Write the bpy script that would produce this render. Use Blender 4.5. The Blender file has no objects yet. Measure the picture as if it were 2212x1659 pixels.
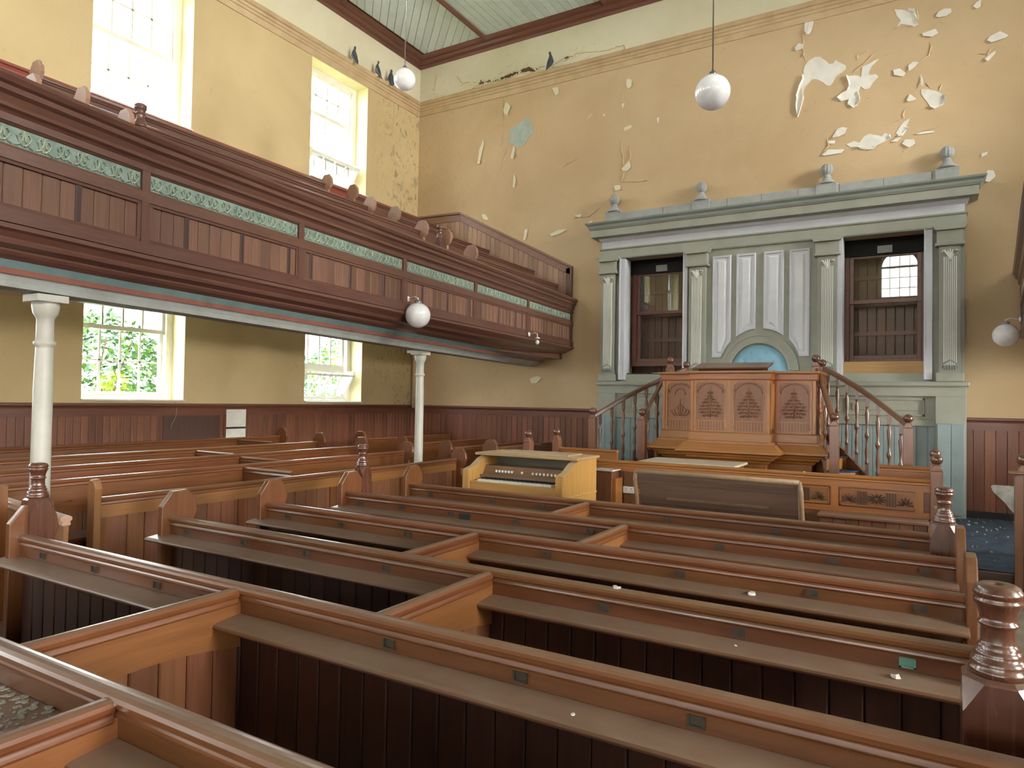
import bpy, bmesh, math, random
from math import sin, cos, pi, radians
from mathutils import Vector, Matrix
random.seed(11)
SC = bpy.context.scene
COL = SC.collection
H = 1.70                      # eye height above the chapel floor; r-heights below are relative to the eye

# ------------------------------------------------------------------ camera
def make_camera():
    yaw, pit, rol = radians(-30.67645), radians(1.35751), radians(0.99032)
    fw = Vector((sin(yaw)*cos(pit), cos(yaw)*cos(pit), sin(pit)))
    r0 = fw.cross(Vector((0, 0, 1))).normalized(); u0 = r0.cross(fw)
    r = r0*cos(rol) + u0*sin(rol); u = -r0*sin(rol) + u0*cos(rol)
    cd = bpy.data.cameras.new('camera'); cd.sensor_width = 36; cd.lens = 1491.883/2212*36
    cd.clip_start = 0.02; cd.clip_end = 300
    c = bpy.data.objects.new('camera', cd); COL.objects.link(c)
    c.matrix_world = Matrix(((r.x, u.x, -fw.x, 0), (r.y, u.y, -fw.y, 0), (r.z, u.z, -fw.z, H), (0, 0, 0, 1)))
    SC.camera = c
make_camera()

# ------------------------------------------------------------------ world, exposure
SC.view_settings.view_transform = 'Standard'
SC.view_settings.look = 'None'
SC.view_settings.gamma = 1
SC.view_settings.use_curve_mapping = False
SC.view_settings.exposure = 1.95
def make_world():
    w = bpy.data.worlds.new('overcast_sky'); SC.world = w; w.use_nodes = True
    nt = w.node_tree; n = nt.nodes; l = nt.links; n.clear()
    out = n.new('ShaderNodeOutputWorld'); bg = n.new('ShaderNodeBackground')
    tc = n.new('ShaderNodeTexCoord'); sep = n.new('ShaderNodeSeparateXYZ')
    l.new(tc.outputs['Generated'], sep.inputs[0])
    ramp = n.new('ShaderNodeValToRGB')
    ramp.color_ramp.elements[0].position = 0.0; ramp.color_ramp.elements[0].color = (1.0, 0.98, 0.95, 1)
    ramp.color_ramp.elements[1].position = 0.6; ramp.color_ramp.elements[1].color = (0.62, 0.78, 1.0, 1)
    l.new(sep.outputs['Z'], ramp.inputs[0])
    no = n.new('ShaderNodeTexNoise'); no.inputs['Scale'].default_value = 3.0; no.inputs['Detail'].default_value = 5
    l.new(tc.outputs['Generated'], no.inputs['Vector'])
    r2 = n.new('ShaderNodeValToRGB'); r2.color_ramp.elements[0].position = .42; r2.color_ramp.elements[1].position = .62
    l.new(no.outputs['Fac'], r2.inputs[0])
    mx = n.new('ShaderNodeMix'); mx.data_type = 'RGBA'; mx.inputs['B'].default_value = (1.15, 1.12, 1.06, 1)
    l.new(r2.outputs['Color'], mx.inputs['Factor']); l.new(ramp.outputs['Color'], mx.inputs['A'])
    l.new(mx.outputs['Result'], bg.inputs['Color']); bg.inputs['Strength'].default_value = 6.0
    l.new(bg.outputs[0], out.inputs[0])
make_world()
def make_fill_sun():  # added low sun from the right, lifting the wall under the left gallery
    ld = bpy.data.lights.new('fill_sun', 'SUN'); ld.energy = 9.5; ld.angle = radians(40); ld.color = (1, .95, .86)
    o = bpy.data.objects.new('fill_sun', ld); COL.objects.link(o); o.location = (12, -4, 8)
    o.rotation_euler = Vector((1.0, -.10, .12)).to_track_quat('Z', 'Y').to_euler()
make_fill_sun()
cy = SC.cycles
cy.max_bounces = 10; cy.diffuse_bounces = 6; cy.glossy_bounces = 4; cy.transparent_max_bounces = 12
cy.sample_clamp_indirect = 12.0; cy.use_denoising = True; cy.caustics_reflective = False; cy.caustics_refractive = False

XL, XR, YF, YB, CX = -9.47, 4.97, 11.8, -8.0, -2.25
ZC = 7.2                      # underside of the ceiling cornice above the eye
def portal(x, y, z, sx, sz, rz):
    ld = bpy.data.lights.new('daylight_portal', 'AREA'); ld.shape = 'RECTANGLE'; ld.size = sx; ld.size_y = sz
    o = bpy.data.objects.new('daylight_portal', ld); COL.objects.link(o)
    o.location = (x, y, z + H); o.rotation_euler = (pi/2, 0, rz); ld.cycles.is_portal = True
WINY = [8.7, 4.9, 1.1, -2.7, -6.5]        # near edge of each side window (1.47 m wide)
for wy in WINY:
    for (zz, hh) in ((5.06, 2.2), (.78, 1.8)):
        portal(XL-.75, wy+.73, zz, 1.5, hh, -pi/2)
        portal(XR+.75, wy+.73, zz, 1.5, hh, pi/2)
BACKX = [-6.9, -3.72, -.78, 2.4]
for bx in BACKX:
    portal(bx, YB-.6, 5.3, 1.5, 2.6, pi)
    portal(bx, YB-.6, .4, 1.5, 2.3, pi)  # portals for the added low back windows

# ------------------------------------------------------------------ mesh helpers
ORG = {}
class MB:
    def __init__(s): s.v = []; s.f = []; s.m = []; s.mi = 0; s.sm = []; s.smooth = False
    def add(s, vs, fs, smooth=None):
        b = len(s.v); s.v += [tuple(p) for p in vs]
        for f in fs:
            s.f.append([b+i for i in f]); s.m.append(s.mi); s.sm.append(s.smooth if smooth is None else smooth)
        return s
    def box(s, x0, x1, y0, y1, z0, z1):
        if x0 > x1: x0, x1 = x1, x0
        if y0 > y1: y0, y1 = y1, y0
        if z0 > z1: z0, z1 = z1, z0
        return s.add([(x0,y0,z0),(x1,y0,z0),(x1,y1,z0),(x0,y1,z0),(x0,y0,z1),(x1,y0,z1),(x1,y1,z1),(x0,y1,z1)],
              [(0,3,2,1),(4,5,6,7),(0,1,5,4),(1,2,6,5),(2,3,7,6),(3,0,4,7)], False)
    def prism(s, pts, ax, a0, a1, smooth=False):
        n = len(pts)
        def P(p, a):
            return {'x': (a, p[0], p[1]), 'y': (p[0], a, p[1]), 'z': (p[0], p[1], a)}[ax]
        vs = [P(p, a0) for p in pts] + [P(p, a1) for p in pts]
        fs = [(i, (i+1) % n, n+(i+1) % n, n+i) for i in range(n)]
        b = len(s.v); s.add(vs, fs, smooth); s.add([], [], smooth)
        s.f.append([b+i for i in range(n)][::-1]); s.f.append([b+n+i for i in range(n)])
        s.m += [s.mi]*2; s.sm += [False]*2
        return s
    def lathe(s, prof, cx=0, cy=0, cz=0, seg=20, smooth=True):
        vs = []; fs = []; n = len(prof)
        for (r, z) in prof:
            for k in range(seg):
                a = 2*pi*k/seg; vs.append((cx+r*cos(a), cy+r*sin(a), cz+z))
        for i in range(n-1):
            for k in range(seg):
                k2 = (k+1) % seg; fs.append((i*seg+k, i*seg+k2, (i+1)*seg+k2, (i+1)*seg+k))
        s.add(vs, fs, smooth)
        b = len(s.v) - n*seg
        if prof[0][0] > 1e-4: s.f.append([b+k for k in range(seg)][::-1]); s.m.append(s.mi); s.sm.append(False)
        if prof[-1][0] > 1e-4: s.f.append([b+(n-1)*seg+k for k in range(seg)]); s.m.append(s.mi); s.sm.append(False)
        return s
    def ball(s, c, r, seg=20, rings=12, sq=1.0):
        prof = [(max(1e-5, r*sin(pi*i/rings)), -r*cos(pi*i/rings)*sq) for i in range(rings+1)]
        return s.lathe(prof, c[0], c[1], c[2], seg)
    def tube(s, path, r, seg=8, smooth=True):
        path = [Vector(p) for p in path]; n = len(path); vs = []; fs = []
        for i, p in enumerate(path):
            t = (path[min(i+1, n-1)] - path[max(i-1, 0)]).normalized()
            a = Vector((0, 0, 1)) if abs(t.z) < .9 else Vector((1, 0, 0))
            u = t.cross(a).normalized(); w = t.cross(u)
            rr = r[i] if isinstance(r, (list, tuple)) else r
            for k in range(seg):
                an = 2*pi*k/seg; q = p + u*rr*cos(an) + w*rr*sin(an); vs.append(tuple(q))
        for i in range(n-1):
            for k in range(seg):
                k2 = (k+1) % seg; fs.append((i*seg+k, i*seg+k2, (i+1)*seg+k2, (i+1)*seg+k))
        b = len(s.v); s.add(vs, fs, smooth)
        s.f.append([b+k for k in range(seg)][::-1]); s.f.append([b+(n-1)*seg+k for k in range(seg)])
        s.m += [s.mi]*2; s.sm += [False]*2
        return s
    def sweep(s, prof, path, up=None, smooth=False, caps=True):
        """prof [(u, z)] swept along 3-D path; u runs to the left-hand side of the (plan) direction of travel"""
        path = [Vector(p) for p in path]; n = len(path); vs = []
        for i, p in enumerate(path):
            d0 = (path[i]-path[i-1]) if i > 0 else None; d1 = (path[i+1]-path[i]) if i < n-1 else None
            ns = []
            for d in (d0, d1):
                if d is not None:
                    q = Vector((-d.y, d.x, 0)); ns.append(q.normalized())
            nn = sum(ns, Vector()) ; nn.normalize()
            if len(ns) == 2: nn = nn / max(.3, nn.dot(ns[0]))
            pr = prof(i) if callable(prof) else prof
            for (u, z) in pr: vs.append((p.x+nn.x*u, p.y+nn.y*u, p.z+z))
        m = len(prof(0)) if callable(prof) else len(prof)
        fs = []
        for i in range(n-1):
            for k in range(m):
                k2 = (k+1) % m; fs.append((i*m+k, (i+1)*m+k, (i+1)*m+k2, i*m+k2))
        b = len(s.v); s.add(vs, fs, smooth)
        if caps:
            s.f.append([b+k for k in range(m)]); s.f.append([b+(n-1)*m+k for k in range(m)][::-1])
            s.m += [s.mi]*2; s.sm += [False]*2
        return s
    def build(s, name, mats, parent=None, bevel=0, label=None, cat=None, group=None, kind=None, recalc=True, seg=2):
        me = bpy.data.meshes.new(name)
        og = ORG.get(parent.name, Vector((0, 0, 0))) if parent else Vector((0, 0, 0))
        if og.length: s.v = [(x-og.x, y-og.y, z-og.z) for (x, y, z) in s.v]
        me.from_pydata(s.v, [], s.f)
        mats = mats if isinstance(mats, (list, tuple)) else [mats]
        for m in mats: me.materials.append(m)
        for p, mi, sm in zip(me.polygons, s.m, s.sm): p.material_index = mi; p.use_smooth = sm
        if recalc:
            bm = bmesh.new(); bm.from_mesh(me); bmesh.ops.recalc_face_normals(bm, faces=bm.faces); bm.to_mesh(me); bm.free()
        o = bpy.data.objects.new(name, me); COL.objects.link(o)
        if parent: o.parent = parent; ORG[o.name] = og
        if bevel:
            b = o.modifiers.new('bevel', 'BEVEL'); b.width = bevel; b.segments = seg; b.limit_method = 'ANGLE'; b.angle_limit = radians(50)
        if label: o['label'] = label
        if cat: o['category'] = cat
        if group: o['group'] = group
        if kind: o['kind'] = kind
        return o
def thing(name, loc, label, cat, group=None, kind=None):
    o = bpy.data.objects.new(name, None); o.empty_display_size = .1; COL.objects.link(o)
    o.location = loc; ORG[o.name] = Vector(loc)
    if label: o['label'] = label
    if cat: o['category'] = cat
    if group: o['group'] = group
    if kind: o['kind'] = kind
    return o
def B(*a): return MB().box(*a)
def copy_tree(o, parent=None):
    c = o.copy(); COL.objects.link(c); c.parent = parent
    for ch in list(o.children): copy_tree(ch, c)
    return c
_bm = {}
def board_mesh(w, h, t, mat):
    """a chamfered board: width X, height Z from 0, face towards -Y"""
    k = (round(w, 3), round(h, 3), round(t, 3), mat.name)
    if k not in _bm:
        c = min(.006, w*.12); a = w/2-.0015
        v = [(-a,0,0),(a,0,0),(a,0,h),(-a,0,h),(-a,-t+c,0),(a,-t+c,0),(a,-t+c,h),(-a,-t+c,h),(-a+c,-t,0),(a-c,-t,0),(a-c,-t,h),(-a+c,-t,h)]
        f = [(0,3,2,1),(0,4,7,3),(1,2,6,5),(4,8,11,7),(5,6,10,9),(8,9,10,11),(0,1,5,9,8,4),(3,7,11,10,6,2)]
        me = bpy.data.meshes.new('board'); me.from_pydata(v, [], [tuple(q) for q in f]); me.materials.append(mat)
        bm = bmesh.new(); bm.from_mesh(me); bmesh.ops.recalc_face_normals(bm, faces=bm.faces); bm.to_mesh(me); bm.free()
        _bm[k] = me
    return _bm[k]
def boards(parent, p0, p1, z0, z1, w, t, mat, name='board', back=False):
    """vertical boards from plan point p0 to p1; they face the right-hand side of that direction. z1 may be a function of distance"""
    p0 = Vector(p0); p1 = Vector(p1); L = (p1-p0).length; n = max(1, round(L/w)); ww = L/n
    d = (p1-p0)/L; ang = math.atan2(d.y, d.x)
    og = ORG.get(parent.name, Vector((0, 0, 0)))
    if back:                                 # thin sheet added to stop light leaking through the joints
        q = Vector((-d.y, d.x))*.002; a, b = p0+q, p1+q; e = q*2
        MB().prism([tuple(a), tuple(b), tuple(b+e), tuple(a+e)], 'z', z0+.005, z1-.005).build('backing', mat, parent)
    for i in range(n):
        s = (i+.5)*ww; c = p0 + d*s; zt = z1(s) if callable(z1) else z1; zb = z0(s) if callable(z0) else z0
        if zt - zb < .03: continue
        o = bpy.data.objects.new(name, board_mesh(ww, zt-zb, t, mat)); COL.objects.link(o); o.parent = parent
        o.location = Vector((c.x, c.y, zb)) - og; o.rotation_euler = (0, 0, ang)

# ------------------------------------------------------------------ materials
def _nt(name):
    m = bpy.data.materials.new(name); m.use_nodes = True; nt = m.node_tree; n = nt.nodes; n.clear()
    out = n.new('ShaderNodeOutputMaterial'); bs = n.new('ShaderNodeBsdfPrincipled'); nt.links.new(bs.outputs[0], out.inputs[0])
    return m, nt, n, nt.links, bs
def _mix(n, l, fac, a, b, mode='MIX'):
    x = n.new('ShaderNodeMix'); x.data_type = 'RGBA'; x.blend_type = mode
    for k, v in (('Factor', fac), ('A', a), ('B', b)):
        if hasattr(v, 'is_linked') or hasattr(v, 'links'): l.new(v, x.inputs[k])
        else: x.inputs[k].default_value = v if not isinstance(v, tuple) else (*v, 1)[:4]
    return x.outputs['Result']
def _math(n, l, op, a, b=0.0):
    x = n.new('ShaderNodeMath'); x.operation = op
    for i, v in enumerate((a, b)):
        if hasattr(v, 'links'): l.new(v, x.inputs[i])
        else: x.inputs[i].default_value = v
    return x.outputs[0]
def _noise(n, l, vec, scale, detail=4, dist=0.0, rough=.5):
    x = n.new('ShaderNodeTexNoise'); x.inputs['Scale'].default_value = scale; x.inputs['Detail'].default_value = detail
    x.inputs['Distortion'].default_value = dist; x.inputs['Roughness'].default_value = rough
    if vec is not None: l.new(vec, x.inputs['Vector'])
    return x.outputs['Fac']
def _ramp(n, l, f, stops):
    r = n.new('ShaderNodeValToRGB'); e = r.color_ramp.elements
    while len(e) < len(stops): e.new(.5)
    for i, (p, c) in enumerate(stops):
        e[i].position = p; e[i].color = (*c, 1) if isinstance(c, tuple) else (c, c, c, 1)
    l.new(f, r.inputs[0]); return r.outputs[0]
_wc = {}
def wood(name, base, dark, ax='x', rough=.38, dust=0.0, var=.35, dustcol=(.30, .24, .18), coat=.25, gscale=1.0):
    k = name+'_'+ax
    if k in _wc: return _wc[k]
    m, nt, n, l, bs = _nt(k)
    tc = n.new('ShaderNodeTexCoord'); oi = n.new('ShaderNodeObjectInfo')
    off = n.new('ShaderNodeVectorMath'); off.operation = 'MULTIPLY_ADD'
    cx = n.new('ShaderNodeCombineXYZ')
    for i in range(3): l.new(oi.outputs['Random'], cx.inputs[i])
    l.new(cx.outputs[0], off.inputs[0]); off.inputs[1].default_value = (37, 53, 71); l.new(tc.outputs['Object'], off.inputs[2])
    mp = n.new('ShaderNodeMapping'); sc = {'x': (.9, 16, 16), 'y': (16, .9, 16), 'z': (16, 16, .9)}[ax]
    mp.inputs['Scale'].default_value = tuple(v*gscale for v in sc); l.new(off.outputs[0], mp.inputs['Vector'])
    g = _noise(n, l, mp.outputs[0], 2.2, 6, .6, .6)
    col = _ramp(n, l, g, [(.27, tuple(a*.7+b*.3 for a, b in zip(dark, base))), (.50, tuple(a*.2+b*.8 for a, b in zip(dark, base))), (.75, tuple(min(1, c*1.12) for c in base))])
    big = _noise(n, l, off.outputs[0], 1.3, 3)
    col = _mix(n, l, _math(n, l, 'MULTIPLY', big, .45), col, tuple(c*.55 for c in base))
    hs = n.new('ShaderNodeHueSaturation'); l.new(col, hs.inputs['Color'])
    mr = n.new('ShaderNodeMapRange'); mr.inputs['To Min'].default_value = 1-var; mr.inputs['To Max'].default_value = 1+var
    l.new(oi.outputs['Random'], mr.inputs['Value']); l.new(mr.outputs[0], hs.inputs['Value'])
    mr2 = n.new('ShaderNodeMapRange'); mr2.inputs['To Min'].default_value = .494; mr2.inputs['To Max'].default_value = .506
    l.new(_math(n, l, 'FRACT', _math(n, l, 'MULTIPLY', oi.outputs['Random'], 7.3)), mr2.inputs['Value']); l.new(mr2.outputs[0], hs.inputs['Hue'])
    col = hs.outputs[0]
    rg = n.new('ShaderNodeMapRange'); rg.inputs['To Min'].default_value = rough-.08; rg.inputs['To Max'].default_value = rough+.16
    l.new(g, rg.inputs['Value']); ro = rg.outputs[0]
    if dust > 0:
        ge = n.new('ShaderNodeNewGeometry'); sp = n.new('ShaderNodeSeparateXYZ'); l.new(ge.outputs['Normal'], sp.inputs[0])
        up = n.new('ShaderNodeMapRange'); up.inputs['From Min'].default_value = .45; up.inputs['From Max'].default_value = .98
        l.new(sp.outputs['Z'], up.inputs['Value'])
        dn = _noise(n, l, tc.outputs['Object'], 9, 5, 0, .65)
        dr = n.new('ShaderNodeMapRange'); dr.inputs['From Min'].default_value = .25; dr.inputs['From Max'].default_value = .7
        dr.inputs['To Min'].default_value = .45; l.new(dn, dr.inputs['Value'])
        fac = _math(n, l, 'MULTIPLY', _math(n, l, 'MULTIPLY', up.outputs[0], dr.outputs[0]), dust)
        col = _mix(n, l, fac, col, dustcol)
        ro = _math(n, l, 'ADD', ro, _math(n, l, 'MULTIPLY', fac, .3))
    l.new(col, bs.inputs['Base Color']); l.new(ro, bs.inputs['Roughness'])
    bs.inputs['Coat Weight'].default_value = coat; bs.inputs['Coat Roughness'].default_value = .22
    bp = n.new('ShaderNodeBump'); bp.inputs['Strength'].default_value = .25; bp.inputs['Distance'].default_value = .002
    l.new(g, bp.inputs['Height']); l.new(bp.outputs[0], bs.inputs['Normal'])
    _wc[k] = m; return m
def paint(name, col, col2=None, scale=2.0, rough=.7, bump=.15, fine=60, var=0.0, spots=None, spec=.4):
    m, nt, n, l, bs = _nt(name)
    tc = n.new('ShaderNodeTexCoord')
    col2 = col2 or tuple(c*.85 for c in col)
    a = _noise(n, l, tc.outputs['Object'], scale, 6, .4, .6)
    c = _ramp(n, l, a, [(.35, col2), (.62, col)])
    if spots:
        sp = _noise(n, l, tc.outputs['Object'], spots[1], 5, 1.2, .7)
        c = _mix(n, l, _ramp(n, l, sp, [(spots[2], 0.0), (spots[2]+.06, 1.0)]), c, spots[0])
    if var:
        oi = n.new('ShaderNodeObjectInfo'); hs = n.new('ShaderNodeHueSaturation'); l.new(c, hs.inputs['Color'])
        mr = n.new('ShaderNodeMapRange'); mr.inputs['To Min'].default_value = 1-var; mr.inputs['To Max'].default_value = 1+var
        l.new(oi.outputs['Random'], mr.inputs['Value']); l.new(mr.outputs[0], hs.inputs['Value']); c = hs.outputs[0]
    l.new(c, bs.inputs['Base Color']); bs.inputs['Roughness'].default_value = rough; bs.inputs['Specular IOR Level'].default_value = spec
    bp = n.new('ShaderNodeBump'); bp.inputs['Strength'].default_value = bump; bp.inputs['Distance'].default_value = .004
    l.new(_noise(n, l, tc.outputs['Object'], fine, 4), bp.inputs['Height']); l.new(bp.outputs[0], bs.inputs['Normal'])
    return m
def plaster(name, ca, cb, stain, zone=None):
    """limewashed wall: blotched colour, damp marks near the left corner, fine cracks in relief"""
    m, nt, n, l, bs = _nt(name)
    tc = n.new('ShaderNodeTexCoord'); P = tc.outputs['Object']
    a = _noise(n, l, P, .55, 5, .5, .55); c = _ramp(n, l, a, [(.35, ca), (.65, cb)])
    b = _noise(n, l, P, 5, 6, .8, .7); c = _mix(n, l, _ramp(n, l, b, [(.62, 0.0), (.74, .5)]), c, tuple(x*.72 for x in ca))
    mp = n.new('ShaderNodeMapping'); mp.inputs['Scale'].default_value = (7, 7, 1.6); l.new(P, mp.inputs['Vector'])
    d = _noise(n, l, mp.outputs[0], 1.0, 6, .6, .7)
    c = _mix(n, l, _ramp(n, l, d, [(.66, 0.0), (.80, .55)]), c, stain)
    if zone:                                  # damp-spotted stretch of wall (start, full, strength along an axis)
        sp = n.new('ShaderNodeSeparateXYZ'); l.new(P, sp.inputs[0])
        zr = n.new('ShaderNodeMapRange'); zr.inputs['From Min'].default_value = zone[1]; zr.inputs['From Max'].default_value = zone[2]; l.new(sp.outputs[zone[0].upper()], zr.inputs['Value'])
        m2 = n.new('ShaderNodeMapping'); m2.inputs['Scale'].default_value = (5, 5, 3); l.new(P, m2.inputs['Vector'])
        e = _noise(n, l, m2.outputs[0], 1.2, 8, 1.5, .72); e = _ramp(n, l, e, [(.53, 0.0), (.63, .85)])
        c = _mix(n, l, _math(n, l, 'MULTIPLY', _math(n, l, 'MULTIPLY', e, zr.outputs[0]), zone[3]), c, stain)
    l.new(c, bs.inputs['Base Color']); bs.inputs['Roughness'].default_value = .72; bs.inputs['Specular IOR Level'].default_value = .25
    vo = n.new('ShaderNodeTexVoronoi'); vo.feature = 'DISTANCE_TO_EDGE'; vo.inputs['Scale'].default_value = 1.1
    wv = n.new('ShaderNodeVectorMath'); wv.operation = 'ADD'; nn = n.new('ShaderNodeTexNoise'); nn.inputs['Scale'].default_value = 2.5; l.new(P, nn.inputs['Vector'])
    l.new(P, wv.inputs[0]); l.new(nn.outputs['Color'], wv.inputs[1]); l.new(wv.outputs[0], vo.inputs['Vector'])
    cr = _ramp(n, l, vo.outputs['Distance'], [(0.0, 0.0), (.012, 1.0)])
    h = _math(n, l, 'ADD', _math(n, l, 'MULTIPLY', _noise(n, l, P, 18, 6, .3, .6), .6), _math(n, l, 'MULTIPLY', cr, .12))
    bp = n.new('ShaderNodeBump'); bp.inputs['Strength'].default_value = .35; bp.inputs['Distance'].default_value = .012
    l.new(h, bp.inputs['Height']); l.new(bp.outputs[0], bs.inputs['Normal'])
    return m
def plain(name, col, rough=.5, metal=0.0, spec=.5, coat=0.0):
    m, nt, n, l, bs = _nt(name)
    tc = n.new('ShaderNodeTexCoord'); a = _noise(n, l, tc.outputs['Object'], 14, 4)
    c = _ramp(n, l, a, [(.3, tuple(x*.86 for x in col)), (.7, col)])
    l.new(c, bs.inputs['Base Color']); bs.inputs['Roughness'].default_value = rough; bs.inputs['Metallic'].default_value = metal
    bs.inputs['Specular IOR Level'].default_value = spec; bs.inputs['Coat Weight'].default_value = coat
    return m
def glass_mat(name, tint=(1, 1, 1), refl=1.0):
    m = bpy.data.materials.new(name); m.use_nodes = True; nt = m.node_tree; n = nt.nodes; l = nt.links; n.clear()
    out = n.new('ShaderNodeOutputMaterial'); t = n.new('ShaderNodeBsdfTransparent'); t.inputs[0].default_value = (*tint, 1)
    g = n.new('ShaderNodeBsdfGlossy'); g.inputs['Roughness'].default_value = .01
    fr = n.new('ShaderNodeFresnel'); fr.inputs['IOR'].default_value = 1.5
    f2 = _math(n, l, 'MULTIPLY', fr.outputs[0], refl)
    mx = n.new('ShaderNodeMixShader'); l.new(f2, mx.inputs[0]); l.new(t.outputs[0], mx.inputs[1]); l.new(g.outputs[0], mx.inputs[2])
    l.new(mx.outputs[0], out.inputs[0]); return m

M = {}
PEW = dict(base=(.19, .068, .022), dark=(.085, .029, .012))
def pw(ax, dust=.5): return wood('pew_oak', PEW['base'], PEW['dark'], ax, .28, .5, .10, (.30, .215, .155), coat=.6)
def vw(ax): return wood('dark_varnish', (.12, .042, .022), (.06, .02, .012), ax, .22, .4, .08, (.2, .15, .11), coat=.9)
def backb(ax='z'): return wood('shaded_board', (.085, .034, .022), (.05, .018, .013), ax, .5, .4, .22, coat=.1)  # pew backs below the ledges: their shade put into a dark board colour
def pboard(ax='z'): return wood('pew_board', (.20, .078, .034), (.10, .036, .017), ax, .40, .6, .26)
def gw(ax): return wood('gallery_pine', (.15, .066, .046), (.075, .030, .024), ax, .34, .6, .10, (.22, .17, .15), coat=.4)
def gboard(ax='z'): return wood('gallery_board', (.21, .105, .068), (.12, .055, .038), ax, .45, .3, .26, coat=.1)
def dw(ax): return wood('dado_pine', (.20, .072, .042), (.10, .033, .02), ax, .34, .6, .10)
def dboard(ax='z'): return wood('dado_board', (.22, .082, .044), (.12, .04, .023), ax, .40, .5, .28)
def pul(ax): return wood('pulpit_pine', (.44, .17, .042), (.27, .09, .022), ax, .32, .35, .06)
def cwood(ax): return wood('ceiling_pine', (.20, .078, .052), (.11, .04, .028), ax, .4, 0, .12)
M['gold_wood'] = wood('honey_ply', (.62, .36, .10), (.40, .21, .055), 'x', .42, .8, .05, (.62, .52, .36))
M['gold_wood_z'] = wood('honey_ply', (.62, .36, .10), (.40, .21, .055), 'z', .42, .8, .05, (.62, .52, .36))
M['wall'] = plaster('ochre_limewash', (.55, .40, .235), (.63, .48, .30), (.36, .28, .17), ('x', -5.0, -9.3, .35))
M['wall_left'] = plaster('ochre_limewash_side', (.56, .43, .235), (.65, .51, .29), (.25, .21, .13), ('y', 10.25, 11.0, 1.0))
M['wall_up'] = plaster('cream_limewash', (.70, .65, .47), (.80, .76, .60), (.42, .34, .22))
M['reveal'] = paint('reveal_cream', (.82, .74, .46), (.74, .64, .36), 1.5, .7, .1)
M['picture'] = paint('moulding_ochre', (.62, .47, .29), (.52, .38, .22), 3, .6, .2, spots=((.35, .25, .13), 7, .68))
M['ceil'] = paint('ceiling_green', (.79, .92, .95), (.73, .87, .90), 4, .6, .1, var=.05)
M['ceil_gap'] = paint('ceiling_gap', (.42, .50, .47), None, 4, .7, .1)
M['white'] = paint('white_gloss', (.83, .82, .76), (.74, .72, .64), 5, .4, .1)
M['col'] = paint('column_white', (.50, .49, .44), (.42, .41, .36), 3, .38, .1, spots=((.38, .34, .27), 9, .70))
M['beam'] = paint('beam_grey', (.36, .38, .36), (.28, .29, .28), 3, .5, .2, spots=((.5, .48, .42), 6, .66))
M['teal'] = paint('teal_paint', (.13, .20, .20), (.10, .15, .155), 4, .5, .1)
M['redp'] = paint('red_oxide', (.27, .10, .075), (.2, .08, .06), 4, .5, .1)
M['green_panel'] = paint('frieze_green', (.27, .36, .31), (.17, .23, .21), 8, .45, .3)
M['green_relief'] = paint('frieze_relief', (.42, .48, .36), (.25, .33, .28), 12, .45, .3)
M['sage'] = paint('sage_paint', (.37, .385, .325), (.32, .335, .285), 2.5, .5, .1)
M['sage_d'] = paint('sage_dark', (.33, .37, .34), (.28, .33, .31), 2.5, .5, .1)
M['lilac'] = paint('lilac_paint', (.66, .69, .76), (.60, .63, .70), 3, .5, .1)
M['pale_blue'] = paint('pale_panel', (.76, .79, .84), (.70, .73, .79), 3, .5, .1)
M['flute'] = paint('flute_white', (.86, .87, .83), (.78, .80, .75), 3, .5, .1)
M['attic'] = paint('attic_grey', (.36, .38, .38), (.30, .32, .32), 5, .75, .4, spots=((.26, .28, .28), 8, .64))
M['greenblue'] = paint('dado_bluegreen', (.30, .39, .40), (.25, .33, .34), 3, .5, .1, var=.06)
M['tuft'] = paint('blue_leatherette', (.26, .50, .66), (.22, .44, .60), 5, .35, .15)
M['black'] = plain('black_void', (.010, .010, .010), .8)
M['near_black'] = paint('near_black_paint', (.035, .035, .035), (.02, .02, .02), 6, .8, .2)  # near-black tone for sill, skirting, gaps and small holes
M['chamber'] = wood('chamber_board', (.17, .085, .05), (.09, .04, .025), 'z', .5, .3, .2)
M['chamber_x'] = wood('chamber_rail', (.21, .09, .06), (.11, .045, .03), 'x', .45, .3, .1)
M['rawpine'] = wood('raw_pine', (.60, .36, .16), (.45, .24, .09), 'x', .6, .1, .05, coat=0)
M['opal'] = plain('opal_glass', (.86, .88, .93), .08, 0, .6, .5)
_b = [q for q in M['opal'].node_tree.nodes if q.type == 'BSDF_PRINCIPLED'][0]; _b.inputs['Subsurface Weight'].default_value = 1.0; _b.inputs['Subsurface Scale'].default_value = .25; _b.inputs['Subsurface Radius'].default_value = (1, 1, 1)
M['metal'] = plain('grey_metal', (.35, .35, .35), .35, .9)
M['brass'] = plain('tarnished_brass', (.11, .09, .07), .45, .6)
M['verdigris'] = plain('verdigris_metal', (.16, .36, .30), .5, .4)
M['whitepl'] = plain('white_plastic', (.8, .8, .78), .35)
M['ivory'] = plain('ivory_key', (.86, .84, .78), .25)
M['bare'] = paint('bare_plaster', (.84, .83, .78), (.74, .73, .68), 6, .9, .5, 40)
M['flake'] = paint('peeled_paint_back', (.86, .84, .80), (.78, .75, .70), 6, .8, .3, 40)
M['bluepl'] = paint('blue_undercoat', (.42, .48, .42), (.34, .41, .38), 8, .85, .5, 40)
M['lath'] = paint('dark_lath_hole', (.20, .11, .06), (.09, .05, .03), 9, .9, .6, 30)
M['carpet'] = paint('blue_carpet', (.035, .07, .14), (.02, .04, .09), 12, .95, .6, 120)
M['carpet_d'] = paint('dusty_carpet', (.05, .085, .13), (.03, .045, .07), 7, .95, .6, 120, spots=((.28, .29, .30), 16, .66))
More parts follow.
